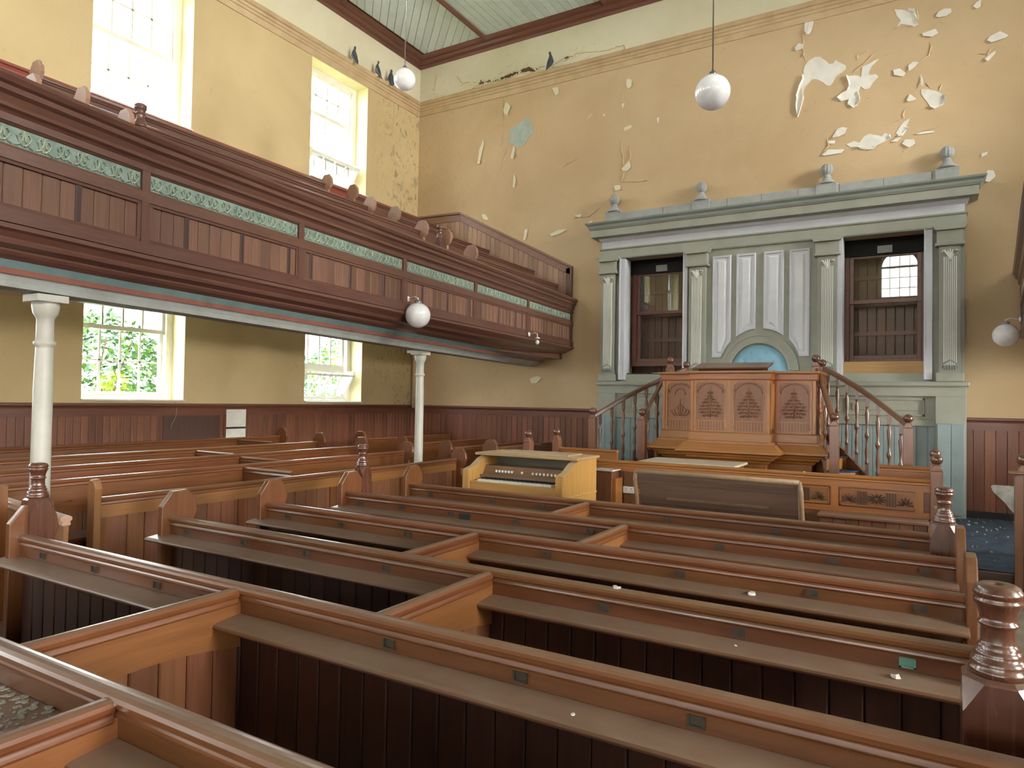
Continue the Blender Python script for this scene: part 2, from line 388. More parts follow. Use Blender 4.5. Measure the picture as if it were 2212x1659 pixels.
M['floor'] = paint('dusty_floor', (.26, .21, .16), (.17, .13, .10), 4, .8, .3, 30, spots=((.26, .22, .18), 10, .66))
M['debris'] = paint('plaster_dust', (.55, .53, .49), (.42, .40, .37), 9, .95, .5)
M['cloth'] = paint('dusty_table_top', (.62, .54, .44), (.52, .44, .35), 5, .8, .2)
M['pigeon'] = paint('pigeon_grey', (.085, .095, .12), (.04, .045, .06), 20, .6, .2)
M['pigeon_l'] = paint('pigeon_pale', (.28, .30, .34), (.2, .22, .26), 20, .6, .2)
M['glass'] = glass_mat('window_glass', (.97, .98, .97), .7)
M['glass2'] = glass_mat('old_glass', (.80, .78, .74), 2.2)
M['leaf_a'] = paint('leaf_green', (.09, .21, .04), (.035, .10, .02), 3, .5, .1)
M['leaf_b'] = paint('leaf_blue_green', (.07, .15, .08), (.03, .07, .04), 3, .5, .1)
M['leaf_c'] = paint('leaf_lime', (.30, .38, .04), (.17, .25, .03), 3, .5, .1)
M['bark'] = paint('bark', (.12, .09, .06), None, 8, .9, .6)
M['grass'] = paint('grass_ground', (.10, .19, .05), (.06, .12, .03), 2, .9, .4)
M['paper'] = paint('dirty_paper', (.60, .60, .55), (.35, .35, .32), 9, .8, .3)

# ------------------------------------------------------------------ structure
def R(z): return z + H
def struct(name, mb, mats, parent=None, **k):
    return mb.build(name, mats, parent, kind='structure' if parent is None else None, **k)
struct('floor', B(XL-.2, XR+.2, YB-.2, YF+1.2, -.1, 0), M['floor'])
# wall_left / wall_right with deep window openings (upper and lower)
WT = .62
UPZ, LOZ = (R(3.96), R(6.15)), (R(-.10), R(1.66))
def side_wall(name, xin, sgn):
    mb = MB(); xo = xin + sgn*WT
    ys = [YB-.2]
    for wy in sorted(WINY): ys += [wy, wy+1.47]
    ys.append(YF+.6)
    for i in range(0, len(ys)-1):
        y0, y1 = ys[i], ys[i+1]
        if i % 2 == 0:
            mb.mi = 0; mb.box(xin, xo, y0, y1, 0, R(6.3)); mb.mi = 1; mb.box(xin, xo, y0, y1, R(6.3), R(7.8))
        else:
            mb.mi = 0; mb.box(xin, xo, y0, y1, 0, LOZ[0]); mb.box(xin, xo, y0, y1, LOZ[1], UPZ[0])
            mb.box(xin, xo, y0, y1, UPZ[1], R(6.3)); mb.mi = 1; mb.box(xin, xo, y0, y1, R(6.3), R(7.8))
    return struct(name, mb, [M['wall_left'], M['wall_up']])
wall_left = side_wall('wall_left', XL, -1)
wall_right = side_wall('wall_right', XR, 1)
# wall_front with the two organ-chamber openings
OZ0, OZ1 = R(.53), R(2.56)
mb = MB()
for (a, b, z0, z1) in ((XL-.6, -4.62, 0, R(6.3)), (.12, XR+.6, 0, R(6.3)), (-3.42, -1.08, 0, R(6.3)),
                       (-4.62, -3.42, 0, OZ0-.06), (-1.08, .12, 0, OZ0-.06), (-4.62, -3.42, OZ1+.04, R(6.3)), (-1.08, .12, OZ1+.04, R(6.3))):
    mb.box(a, b, YF, YF+.35, z0, z1)
mb.mi = 1; mb.box(XL-.6, XR+.6, YF, YF+.35, R(6.3), R(7.8))
wall_front = struct('wall_front', mb, [M['wall'], M['wall_up']])
# wall_back with four round-headed windows and added low openings for light under the galleries
BW, BZ0, BZS = 1.42, R(4.45), R(5.75)
mb = MB(); mb.box(XL-.6, XR+.6, YB-.5, YB, R(1.45), BZ0); mb.box(XL-.6, XR+.6, YB-.5, YB, 0, R(-.7))
ed = [XL-.6]
for bx in BACKX: ed += [bx-BW/2, bx+BW/2]
ed.append(XR+.6)
for i in range(0, len(ed), 2): mb.box(ed[i], ed[i+1], YB-.5, YB, R(-.7), R(1.45)); mb.box(ed[i], ed[i+1], YB-.5, YB, BZ0, R(7.8))
for bx in BACKX:
    arc = [(bx+BW/2*cos(pi*k/12), BZS+BW/2*sin(pi*k/12)) for k in range(13)]
    for k in range(12):
        (x0, z0), (x1, z1) = arc[k], arc[k+1]
        mb.prism([(x0, z0), (x0, R(7.8)), (x1, R(7.8)), (x1, z1)], 'y', YB-.5, YB)
wall_back = struct('wall_back', mb, M['wall_left'])
# organ chamber behind the front wall (two dark cupboards behind the openings)
mb = MB(); mb.box(XL-.6, XR+.6, YF+.95, YF+1.1, 0, R(7.8)); mb.box(-4.75, 3, YF+.35, YF+.95, OZ1+.25, OZ1+.3)
for x in (-4.75, -3.3, -1.2, .25): mb.box(x-.04, x+.04, YF+.35, YF+.95, 0, R(3))
mb.box(-4.75, .25, YF+.35, YF+.95, OZ0-.25, OZ0-.2)
struct('trim_5', mb, M['black'])

# ------------------------------------------------------------------ ceiling
CZ = R(7.42)
ceiling = struct('ceiling', B(XL-.6, XR+.6, YB-.5, YF+.6, CZ, CZ+.1), M['ceil_gap'])
RX = [XL+.28, -7.68, -5.06, -2.25, .56, 3.18, XR-.28]; RYS = [9.2, 6.6, 4.0, 1.4, -1.2, -3.8, -6.4]
def clip_poly(poly, a, b, c):
    out = []
    for i in range(len(poly)):
        p, q = poly[i], poly[(i+1) % len(poly)]; dp = a*p[0]+b*p[1]-c; dq = a*q[0]+b*q[1]-c
        if dp >= 0: out.append(p)
        if dp*dq < 0:
            t = dp/(dp-dq); out.append((p[0]+(q[0]-p[0])*t, p[1]+(q[1]-p[1])*t))
    return out
def ceiling_boards(x0, x1, y0, y1, ang, w):
    d = (cos(ang), sin(ang)); nn = (-d[1], d[0])
    cs = [x*nn[0]+y*nn[1] for x in (x0, x1) for y in (y0, y1)]
    s = min(cs)
    while s < max(cs):
        pl = [(x0, y0), (x1, y0), (x1, y1), (x0, y1)]
        pl = clip_poly(pl, nn[0], nn[1], s+.005); pl = clip_poly(pl, -nn[0], -nn[1], -(s+w-.005)) if len(pl) > 2 else []
        if len(pl) > 2:
            MB().prism(pl, 'z', CZ-.026, CZ-.001).build('board', M['ceil'], ceiling)
        s += w
ceiling_boards(RX[0], RX[1], 9.2, YF-.2, radians(135), .15)
ceiling_boards(RX[1], RX[2], 6.6, YF-.2, pi/2, .15)
ceiling_boards(RX[2], RX[3], 9.2, YF-.2, pi/2, .15)
ceiling_boards(RX[0], RX[1], 6.6, 9.2, pi/2, .15)
for x in RX[1:-1]:
    MB().prism([(x-.045, CZ), (x-.045, CZ-.05), (x-.02, CZ-.09), (x+.02, CZ-.09), (x+.045, CZ-.05), (x+.045, CZ)], 'y', YB, YF-.12).build('rib', cwood('y'), ceiling)
for y in RYS:
    MB().prism([(y-.045, CZ), (y-.045, CZ-.05), (y-.02, CZ-.09), (y+.02, CZ-.09), (y+.045, CZ-.05), (y+.045, CZ)], 'x', XL+.12, XR-.12).build('rib', cwood('x'), ceiling)
# stained cornice round the ceiling: u runs into the room
cor = [(0, -.20), (.03, -.20), (.05, -.165), (.05, -.14), (.10, -.125), (.13, -.09), (.13, -.07), (.19, -.055), (.23, -.02), (.23, .01), (.28, .02), (.28, .04), (0, .04)]
def side_trim(prof, z, name, matf, both=True):
    out = []
    out.append(MB().sweep(prof, [(XR, YF, z), (XL, YF, z)]).build(name, matf('x'), kind='structure'))
    out.append(MB().sweep(prof, [(XL, YF, z), (XL, YB, z)]).build(name, matf('y'), kind='structure'))
    return out
side_trim(cor, R(7.40), 'trim_1', cwood)
MB().sweep(cor, [(XR, YB, R(7.40)), (XR, YF, R(7.40))]).build('trim_1', cwood('y'), kind='structure')
# broad plaster picture moulding: band with stepped ledge on top
pic = [(0, -.32), (.02, -.32), (.025, -.29), (.035, -.22), (.035, -.20), (.055, -.19), (.06, -.14), (.08, -.13), (.09, -.08), (.12, -.07), (.15, -.02), (.15, 0), (0, 0)]
pic = [(u, z*.80) for (u, z) in pic]
pp = lambda a: M['picture']
side_trim(pic, R(6.41), 'trim_2', pp)
MB().sweep(pic, [(XR, YB, R(6.41)), (XR, YF, R(6.41))]).build('trim_2', M['picture'], kind='structure')
# ------------------------------------------------------------------ wall damage
from math import hypot
DMG = {"patch":[[[-1.648,7.072],[-1.628,7.158],[-1.562,7.233],[-1.48,7.264],[-1.398,7.248],[-1.324,7.168],[-1.267,7.1],[-1.211,7.096],[-1.179,7.142],[-1.123,7.093],[-1.036,7.028],[-1.028,6.973],[-1.09,6.926],[-1.17,6.882],[-1.217,6.795],[-1.257,6.754],[-1.314,6.772],[-1.379,6.849],[-1.453,6.898],[-1.519,6.913],[-1.593,6.842],[-1.642,6.781],[-1.659,6.693],[-1.641,6.635],[-1.699,6.43],[-1.723,6.344],[-1.744,6.511],[-1.734,6.71],[-1.693,6.846],[-1.644,6.944]],[[-1.011,6.855],[-0.886,6.835],[-0.816,6.793],[-0.809,6.879],[-0.801,6.947],[-0.702,6.976],[-0.626,7.01],[-0.573,7.014],[-0.671,6.934],[-0.709,6.856],[-0.709,6.795],[-0.61,6.79],[-0.579,6.739],[-0.655,6.67],[-0.7,6.593],[-0.761,6.581],[-0.823,6.646],[-0.854,6.574],[-0.83,6.447],[-0.868,6.368],[-0.915,6.342],[-1.001,6.413],[-0.978,6.487],[-1.072,6.48],[-1.136,6.547],[-1.073,6.604],[-0.986,6.629],[-0.971,6.74]],[[-0.374,7.729],[-0.256,7.687],[-0.124,7.634],[-0.095,7.558],[-0.073,7.417],[-0.124,7.405],[-0.27,7.478],[-0.336,7.453],[-0.284,7.533],[-0.336,7.616]],[[-0.013,6.427],[0.065,6.41],[0.164,6.363],[0.261,6.285],[0.289,6.213],[0.241,6.14],[0.15,6.122],[0.094,6.154],[0.023,6.285],[-0.02,6.361]],[[-1.021,5.776],[-0.912,5.809],[-0.834,5.769],[-0.773,5.854],[-0.697,5.883],[-0.575,5.835],[-0.53,5.809],[-0.486,5.861],[-0.433,5.817],[-0.433,5.749],[-0.53,5.715],[-0.605,5.694],[-0.635,5.648],[-0.757,5.66],[-0.849,5.711],[-0.958,5.721]],[[-0.345,5.827],[-0.294,5.911],[-0.235,5.984],[-0.163,6.012],[-0.192,5.942],[-0.221,5.897],[-0.184,5.873],[-0.249,5.801],[-0.308,5.794]]],"flake":[[[-1.633,7.887],[-1.5,7.851],[-1.508,7.763],[-1.557,7.64],[-1.598,7.641],[-1.64,7.725]],[[-1.782,7.487],[-1.723,7.546],[-1.656,7.51],[-1.672,7.442],[-1.764,7.428]],[[0.161,7.472],[0.196,7.529],[0.273,7.558],[0.356,7.535],[0.363,7.475],[0.301,7.434],[0.203,7.444]],[[-0.008,7.265],[0.063,7.272],[0.161,7.288],[0.197,7.212],[0.12,7.174],[-0.001,7.221]],[[-0.18,6.734],[-0.187,6.82],[-0.122,6.864],[-0.05,6.838],[-0.093,6.781],[-0.165,6.73]],[[-0.385,6.798],[-0.297,6.803],[-0.216,6.708],[-0.252,6.665],[-0.37,6.718]],[[-0.207,6.3],[-0.164,6.384],[-0.077,6.289],[-0.12,6.273],[-0.185,6.27]],[[0.788,6.954],[0.827,7.008],[0.905,7.004],[0.944,7.05],[0.983,6.992],[1.041,6.961],[1.009,6.93],[0.919,6.937],[0.84,6.908]],[[0.755,6.696],[0.84,6.755],[0.893,6.783],[0.88,6.73],[0.801,6.644]],[[-1.22,5.908],[-1.149,6.045],[-1.07,6.057],[-1.007,6.028],[-1.038,5.945],[-1.133,5.91]],[[-1.372,5.668],[-1.275,5.74],[-1.147,5.71],[-1.037,5.699],[-1.084,5.646],[-1.227,5.679],[-1.323,5.646]],[[-1.276,5.874],[-1.172,5.864],[-1.18,5.812],[-1.268,5.828]],[[-0.263,5.651],[-0.22,5.711],[-0.104,5.69],[-0.09,5.62],[-0.161,5.574]],[[-0.411,5.703],[-0.337,5.749],[-0.271,5.754],[-0.322,5.695]],[[0.723,5.285],[0.73,5.34],[0.802,5.351],[0.789,5.306]],[[0.75,5.008],[0.802,5.087],[0.868,5.069],[0.894,4.986],[0.816,4.91],[0.757,4.934]],[[0.621,7.493],[0.668,7.546],[0.721,7.563],[0.714,7.451],[0.668,7.44]],[[-0.104,5.766],[-0.019,5.783],[0.151,5.769],[0.151,5.744],[-0.018,5.75]],[[-0.028,6.657],[0.001,6.591],[0.008,6.447],[-0.021,6.479]],[[-7.306,7.598],[-7.253,7.731],[-7.14,7.628],[-7.192,7.447],[-7.266,7.478]],[[-4.656,7.627],[-4.565,7.592],[-4.563,7.447],[-4.638,7.429],[-4.669,7.514]],[[-7.051,6.818],[-7.013,6.748],[-7.045,6.532],[-7.108,6.558]],[[-7.79,5.503],[-7.713,5.51],[-7.616,5.402],[-7.653,5.368],[-7.749,5.418]],[[-6.765,5.082],[-6.694,5.089],[-6.725,4.875],[-6.778,4.865]],[[-6.204,4.928],[-6.019,4.998],[-5.819,4.982],[-6.018,4.907],[-6.152,4.876]],[[-4.704,6.725],[-4.568,6.757],[-4.552,6.696],[-4.688,6.658]],[[-4.888,5.683],[-4.765,5.68],[-4.748,5.591],[-4.856,5.592]],[[-4.739,5.979],[-4.604,6.102],[-4.557,5.98],[-4.617,5.917],[-4.708,5.931]],[[-4.756,7.184],[-4.695,7.186],[-4.733,7.078]],[[-7.877,6.864],[-7.785,7.076],[-7.764,6.975],[-7.851,6.567],[-7.898,6.574]],[[-7.039,6.247],[-6.982,6.112],[-7.008,5.942],[-7.041,5.963],[-7.011,6.085]],[[-5.396,5.062],[-5.317,5.111],[-5.284,5.004],[-5.363,4.999]],[[-5.691,5.231],[-5.528,5.241],[-5.56,5.17]],[[-5.46,7.031],[-5.349,7.128],[-5.38,7.075]],[[-4.082,6.777],[-4.039,6.797],[-4.052,6.673]],[[-6.204,7.79],[-6.068,7.776],[-6.049,7.65],[-6.116,7.618]],[[-5.126,7.04],[-5.095,7.078],[-5.072,7.006]],[[-6.591,2.131],[-6.437,2.184],[-6.335,2.157],[-6.435,2.04],[-6.558,2.04]]],"blue_patch":[[[-7.149,7.152],[-6.932,7.238],[-6.754,7.314],[-6.645,7.183],[-6.606,6.989],[-6.729,6.902],[-6.815,6.776],[-6.977,6.741],[-7.051,6.833],[-7.161,6.853]]],"crack":[[[-8.141,8.179],[-7.947,8.252],[-7.871,8.334],[-7.773,8.263],[-7.659,8.302],[-7.431,8.267],[-7.172,8.305],[-6.953,8.318],[-6.738,8.347],[-6.595,8.266],[-6.455,8.28],[-6.629,8.196],[-6.952,8.254],[-7.17,8.208],[-7.468,8.211],[-7.657,8.221],[-7.887,8.206],[-8.081,8.166]],[[-5.959,8.317],[-5.876,8.358],[-5.726,8.306],[-5.775,8.273],[-5.942,8.282]]],"line":[[[-7.331,7.924],[-7.306,7.598],[-7.279,7.209],[-7.364,6.84]],[[-7.179,6.84],[-7.286,6.635],[-7.39,6.269],[-7.438,5.892]],[[-4.762,6.504],[-4.712,6.206],[-4.693,5.943],[-4.574,6.126],[-4.608,6.39]],[[-4.677,5.912],[-4.75,5.721]],[[-4.724,7.076],[-4.742,7.254],[-4.729,7.396]],[[-4.75,5.721],[-4.213,5.671]],[[-9.102,8.302],[-8.933,8.249],[-8.722,8.086]],[[-8.488,8.539],[-8.364,8.378],[-7.967,8.289]],[[-9.028,8.696],[-9.104,8.371]],[[-6.524,8.25],[-6.077,8.268],[-5.677,8.34],[-5.097,8.257],[-4.726,8.268],[-4.709,8.176]],[[-5.973,6.174],[-5.774,6.263],[-5.611,6.326]],[[-5.69,5.171],[-5.366,5.161],[-5.178,5.315]],[[-1.657,7.693],[-1.664,7.458],[-1.62,7.211]],[[-0.05,6.838],[0.078,6.908],[0.12,7.032],[0.091,7.106]],[[-0.933,6.872],[-0.778,6.976],[-0.611,7.127]],[[-0.395,7.417],[-0.314,7.447]],[[-0.067,7.652],[-0.073,7.383]],[[0.119,7.299],[0.217,7.398]],[[0.669,6.781],[0.788,6.752],[0.866,6.846]],[[-0.397,5.998],[-0.25,6.021],[-0.229,6.169]],[[0.036,6.533],[0.107,6.401]],[[0.206,6.354],[0.24,6.446]],[[-1.388,5.671],[-1.276,5.794],[-1.301,5.923]],[[-0.126,5.753],[-0.004,5.806],[0.207,5.816]],[[-0.703,7.202],[-0.764,7.165],[-0.856,7.135],[-0.872,7.068]],[[-0.535,7.022],[-0.431,7.066]],[[-0.76,6.433],[-0.692,6.436]]]}
def wall_poly(pts, y0, depth, curl=0.0, name='paint_flake', mat='flake'):
    """a thin irregular sheet standing on the front wall; its lower rim may curl away from the wall"""
    if curl == 0: return MB().prism(pts, 'y', y0-depth, y0+.001).build(name, M[mat], wall_front)
    n = len(pts); lo = min(p[1] for p in pts); hi = max(p[1] for p in pts); vs = []
    for (x, z) in pts:
        t = (z-lo)/max(.01, hi-lo); vs.append((x, y0-depth-curl*(1-t)**1.5*(.5+.5*random.random()), z))
    vs += [(x, y0+.001 if curl == 0 else yy+.004, z) for (x, yy, z) in vs]
    bm = bmesh.new(); V = [bm.verts.new(v) for v in vs]
    f1 = bm.faces.new(V[:n]); f2 = bm.faces.new(V[n:][::-1])
    for i in range(n): bm.faces.new((V[i], V[i+n], V[(i+1) % n+n], V[(i+1) % n]))
    bmesh.ops.triangulate(bm, faces=[f1, f2], ngon_method='EAR_CLIP'); bmesh.ops.recalc_face_normals(bm, faces=bm.faces)
    me = bpy.data.meshes.new(name); bm.to_mesh(me); bm.free(); me.materials.append(M[mat])
    o = bpy.data.objects.new(name, me); COL.objects.link(o); o.parent = wall_front
    return o
def densify(pts, amp=.012):
    out = []
    for i in range(len(pts)):
        a, b = pts[i], pts[(i+1) % len(pts)]; L = hypot(b[0]-a[0], b[1]-a[1]); k = max(1, int(L/.05))
        for j in range(k):
            t = j/k; out.append((a[0]+(b[0]-a[0])*t+random.uniform(-amp, amp)*(j > 0), a[1]+(b[1]-a[1])*t+random.uniform(-amp, amp)*(j > 0)))
    return out
for p in DMG['patch']:
    wall_poly(densify(p, .004), YF, .006, 0, 'bare_patch', 'bare')
for p in DMG['blue_patch']: wall_poly(densify(p, .006), YF, .006, 0, 'bare_patch', 'bluepl')
for p in DMG['flake']:
    s = max(q[1] for q in p)-min(q[1] for q in p); small = len(p) and p[0][0] < -4.6
    wall_poly(densify(p, .007), YF, .012, min(.03, .12*s), 'paint_flake', 'flake' if not small else 'wall_up')
def rim(pts, closed=True):
    """lifted, curling paint edge round part of a patch"""
    pts = densify(pts, .004); vs = []; n = len(pts); a = random.randint(0, n-1); k = int(n*.45)
    cx = sum(p[0] for p in pts)/n; cz = sum(p[1] for p in pts)/n
    for i in range(k):
        x, z = pts[(a+i) % n]; dx, dz = cx-x, cz-z; L = max(.01, hypot(dx, dz)); w = .012+.02*random.random()
        vs += [(x, YF-.001, z), (x+dx/L*w*.3, YF-.02, z+dz/L*w*.3), (x-dx/L*w, YF-.03*random.random()-.012, z-dz/L*w)]
    fs = []
    for i in range(k-1):
        for j in range(2): fs.append((i*3+j, i*3+j+1, i*3+j+4, i*3+j+3))
    MB().add(vs, fs, False).build('paint_curl', M['flake'], wall_front)
for p in DMG['patch']: rim(p)
for ln in DMG['line']:                      # raised, split paint along the cracks
    pts = []
    for i in range(len(ln)-1):
        a, b = ln[i], ln[i+1]; k = max(2, int(hypot(b[0]-a[0], b[1]-a[1])/.06))
        for j in range(k): t = j/k; pts.append((a[0]+(b[0]-a[0])*t+random.uniform(-.012, .012), a[1]+(b[1]-a[1])*t+random.uniform(-.012, .012)))
    pts.append(ln[-1]); vs = []
    for i, (x, z) in enumerate(pts):
        w = .008+.010*random.random(); e = .003 if i in (0, len(pts)-1) else .016
        vs += [(x-w, YF-.001, z), (x-.2*w, YF-e*random.uniform(.5, 1.2), z+.005), (x+w, YF-.001, z)]
    fs = []
    for i in range(len(pts)-1):
        fs += [(i*3, i*3+1, i*3+4, i*3+3), (i*3+1, i*3+2, i*3+5, i*3+4)]
    MB().add(vs, fs, False).build('paint_ridge', M['wall'], wall_front)
for p in DMG['crack']:                      # the long gash above the moulding: dark hole and broken render lips
    wall_poly(densify(p, .008), YF, .004, 0, 'plaster_hole', 'lath')
    mb = MB(); q = densify(p, .004)
    for i in range(0, len(q), 1):
        x, z = q[i]; s = random.uniform(.015, .035)
        mb.prism([(x-s, z-s*.6), (x+s, z-s*.7), (x+s*.8, z+s*.5), (x-s*.6, z+s*.7)], 'y', YF-.012-.015*random.random(), YF)
    mb.build('broken_render', M['wall_up'], wall_front, kind='stuff')
# rough render zone near the corner above the moulding
mb = MB()
for k in range(90):
    x = random.uniform(-9.3, -5.2); z = R(6.5) + abs(random.gauss(0, .16))
    if x > -8.3 and random.random() < .35: continue
    s = random.uniform(.02, .09); n = random.randint(4, 6); a0 = random.random()*6
    mb.prism([(x+s*(.7+.5*random.random())*cos(a0+2*pi*i/n), z+s*.6*(.7+.5*random.random())*sin(a0+2*pi*i/n)) for i in range(n)], 'y', YF-.004-.012*random.random(), YF)
mb.build('broken_render', M['wall_up'], wall_front, kind='stuff')

# ------------------------------------------------------------------ windows
def sash_window(name, y0, z0, z1, side, hopper=False):
    """box frame and two glazed sashes in the outer part of a side-wall opening; side = -1 left wall, +1 right wall"""
    xw = XL if side < 0 else XR; sx = side
    xf = xw + sx*.44; y1 = y0+1.47
    w = bpy.data.objects.new(name, None); COL.objects.link(w); w['kind'] = 'structure'; w.location = (xf, y0+.73, z0); ORG[w.name] = Vector(w.location)
    fr = MB()
    for (a, b) in ((y0, y0+.11), (y1-.11, y1)): fr.box(xf-.05, xf+.14, a, b, z0, z1)
    fr.box(xf-.05, xf+.14, y0+.11, y1-.11, z0, z0+.07); fr.box(xf-.05, xf+.14, y0+.11, y1-.11, z1-.1, z1)
    fr.box(xf-.075, xf-.05, y0+.02, y0+.06, z0, z1); fr.box(xf-.075, xf-.05, y1-.06, y1-.02, z0, z1)
    fr.build('frame', M['white'], w, bevel=.006, seg=1)
    a, b = y0+.11, y1-.11; zm = z0 + (z1-z0)*.5; zm = R(.92) if z0 < 3 else zm; hz = z0+.07
    def sash(x, za, zb, ncol=4, nrow=2, tilt=0.0, tag='sash'):
        st = .045; m_ = MB()
        m_.box(x-.02, x+.02, a, a+st, za, zb); m_.box(x-.02, x+.02, b-st, b, za, zb)
        m_.box(x-.02, x+.02, a+st, b-st, za, za+.06); m_.box(x-.02, x+.02, a+st, b-st, zb-.045, zb)
        if tilt:
            m_.v = [(px - sx*(pz-za)*tilt, py, za+(pz-za)*cos(math.atan(tilt))) for (px, py, pz) in m_.v]
        s = m_.build(tag, M['white'], w)
        gw_ = (b-a-2*st)/ncol; gh = (zb-za-.105)/nrow
        def piece(mb_, nm, mt):
            if tilt: mb_.v = [(px - sx*(pz-za)*tilt, py, za+(pz-za)*cos(math.atan(tilt))) for (px, py, pz) in mb_.v]
            mb_.build(nm, mt, s)
        for i in range(1, ncol): piece(B(x-.012, x+.012, a+st+gw_*i-.014, a+st+gw_*i+.014, za+.06, zb-.045), 'muntin', M['white'])
        for j in range(1, nrow): piece(B(x-.012, x+.012, a+st, b-st, za+.06+gh*j-.011, za+.06+gh*j+.011), 'muntin', M['white'])
        for i in range(ncol):
            for j in range(nrow):
                piece(MB().add([(x, a+st+gw_*i, za+.06+gh*j), (x, a+st+gw_*(i+1), za+.06+gh*j), (x, a+st+gw_*(i+1), za+.06+gh*(j+1)), (x, a+st+gw_*i, za+.06+gh*(j+1))], [(0, 1, 2, 3)]), 'pane', M['glass'])
        return s
    if not hopper:
        sash(xf+.02, hz, zm+.03); sash(xf+.07, zm-.02, z1-.1)
    else:
        hh = z0+.62
        sash(xf+.02, hz, hh, 4, 1, .62, 'hopper_sash')
        for yy in (a+.01, b-.035):
            MB().prism([(xf+.02, hz), (xf+.02-sx*0, hh+.01), (xf+.02-sx*.34, hh-.02), (xf+.02-sx*.34, hh-.08), (xf+.02-sx*.02, hz)], 'y', yy, yy+.02).build('hopper_cheek', M['white'], w)
        B(xf, xf+.05, a, b, hh, hh+.05).build('transom', M['white'], w)
        sash(xf+.07, hz, hh, 4, 1); sash(xf+.02, hh+.05, zm+.3, 4, 1); sash(xf+.07, zm+.26, z1-.1, 4, 2)
    sl = MB().box(xw-sx*.05, xw+sx*.44, y0+.001, y1-.001, z0, z0+.025)
    sl.build('window_sill', M['white'], w, bevel=.005, seg=1)
    # painted lining of the deep reveal
    lin = MB(); xa, xb = xw+sx*.002, xf
    lin.box(xa, xb, y0+.001, y0+.008, z0+.025, z1); lin.box(xa, xb, y1-.008, y1-.001, z0+.025, z1); lin.box(xa, xb, y0+.008, y1-.008, z1-.008, z1-.001)
    lin.build('reveal', M['reveal'], w)
    return w
wn = 1
for wy in WINY:
    for side in (-1, 1):
        hop = side < 0 and wy == 8.7
        sash_window('window_%d' % wn, wy, LOZ[0], LOZ[1], side, hop); wn += 1
        sash_window('window_%d' % wn, wy, UPZ[0], UPZ[1], side, hop); wn += 1
for bx in BACKX:
    w = bpy.data.objects.new('window_%d' % wn, None); COL.objects.link(w); w['kind'] = 'structure'; w.location = (bx, YB-.3, BZ0); ORG[w.name] = Vector(w.location); wn += 1
    y = YB-.32; h = BW/2
    m_ = MB(); m_.box(bx-h, bx-h+.06, y, y+.1, BZ0, BZS); m_.box(bx+h-.06, bx+h, y, y+.1, BZ0, BZS); m_.box(bx-h, bx+h, y, y+.1, BZ0, BZ0+.08); m_.box(bx-h, bx+h, y, y+.1, BZS-.04, BZS+.04)
    for k in range(12):
        a0, a1 = pi*k/12, pi*(k+1)/12
        m_.prism([(bx+h*cos(a0), BZS+h*sin(a0)), (bx+h*cos(a1), BZS+h*sin(a1)), (bx+(h-.06)*cos(a1), BZS+(h-.06)*sin(a1)), (bx+(h-.06)*cos(a0), BZS+(h-.06)*sin(a0))], 'y', y, y+.1)
    fr = m_.build('frame', M['white'], w)
    for i in (1, 2, 3): B(bx-h+BW*i/4-.012, bx-h+BW*i/4+.012, y+.03, y+.06, BZ0, BZS + (.72*h if i != 2 else h-.03)).build('muntin', M['white'], w)
    for j in (1, 2): B(bx-h, bx+h, y+.03, y+.06, BZ0+(BZS-BZ0)*j/3-.012, BZ0+(BZS-BZ0)*j/3+.012).build('muntin', M['white'], w)
    MB().prism([(bx-h+.03, BZ0+.03)]+[(bx+(h-.03)*cos(pi-pi*k/12), BZS+(h-.03)*sin(pi-pi*k/12)) for k in range(13)]+[(bx+h-.03, BZ0+.03)], 'y', y+.04, y+.045).build('pane', M['glass'], w)

for bx in BACKX:  # added low back windows, unseen, sending light in under the galleries
    w = bpy.data.objects.new('window_%d' % wn, None); COL.objects.link(w); w['kind'] = 'structure'; w.location = (bx, YB-.3, R(-.7)); ORG[w.name] = Vector(w.location); wn += 1
    y = YB-.32; h = BW/2; za, zb = R(-.7), R(1.45)
    MB().box(bx-h, bx-h+.06, y, y+.1, za, zb).box(bx+h-.06, bx+h, y, y+.1, za, zb).box(bx-h+.06, bx+h-.06, y, y+.1, za, za+.08).box(bx-h+.06, bx+h-.06, y, y+.1, zb-.06, zb).box(bx-h+.06, bx+h-.06, y+.02, y+.08, R(.35), R(.42)).build('frame', M['white'], w)
    for i in (1, 2, 3): B(bx-h+BW*i/4-.012, bx-h+BW*i/4+.012, y+.03, y+.06, za, zb).build('muntin', M['white'], w)
    B(bx-h+.03, bx+h-.03, y+.04, y+.045, za, zb).build('pane', M['glass'], w)

# ------------------------------------------------------------------ boarded dado round the walls
DZ = R(-.13)
capd = [(0, -.01), (.05, -.01), (.062, -.025), (.062, -.045), (.04, -.06), (.035, -.075), (.028, -.08), (.028, -.19), (0, -.19)]
def dado(name, p0, p1, matax, w=.118, flip=False, spans=None):
    """spans: list of (start, end) distances along p0->p1"""
    d = bpy.data.objects.new(name, None); COL.objects.link(d); d['kind'] = 'structure'; d.location = (p0[0], p0[1], 0); ORG[d.name] = Vector(d.location)
    P0, P1 = Vector(p0), Vector(p1); L = (P1-P0).length; u = (P1-P0)/L
    for (a, b) in spans or [(0, L)]:
        A, Bq = P0+u*a, P0+u*b
        # room lies to the right-hand side of travel -> profile u negative
        pr = [(-x, z) for (x, z) in capd][::-1]
        MB().sweep(pr, [(A.x, A.y, DZ+.01), (Bq.x, Bq.y, DZ+.01)]).build('dado_cap', dw(matax), d)
        boards(d, (A.x, A.y), (Bq.x, Bq.y), .02, DZ-.17, w, .018, dboard())
    return d
d1 = dado('trim_3', (XL, YB), (XL, YF), 'y', .095, spans=[(0, 14.05), (14.99, YF-YB)])
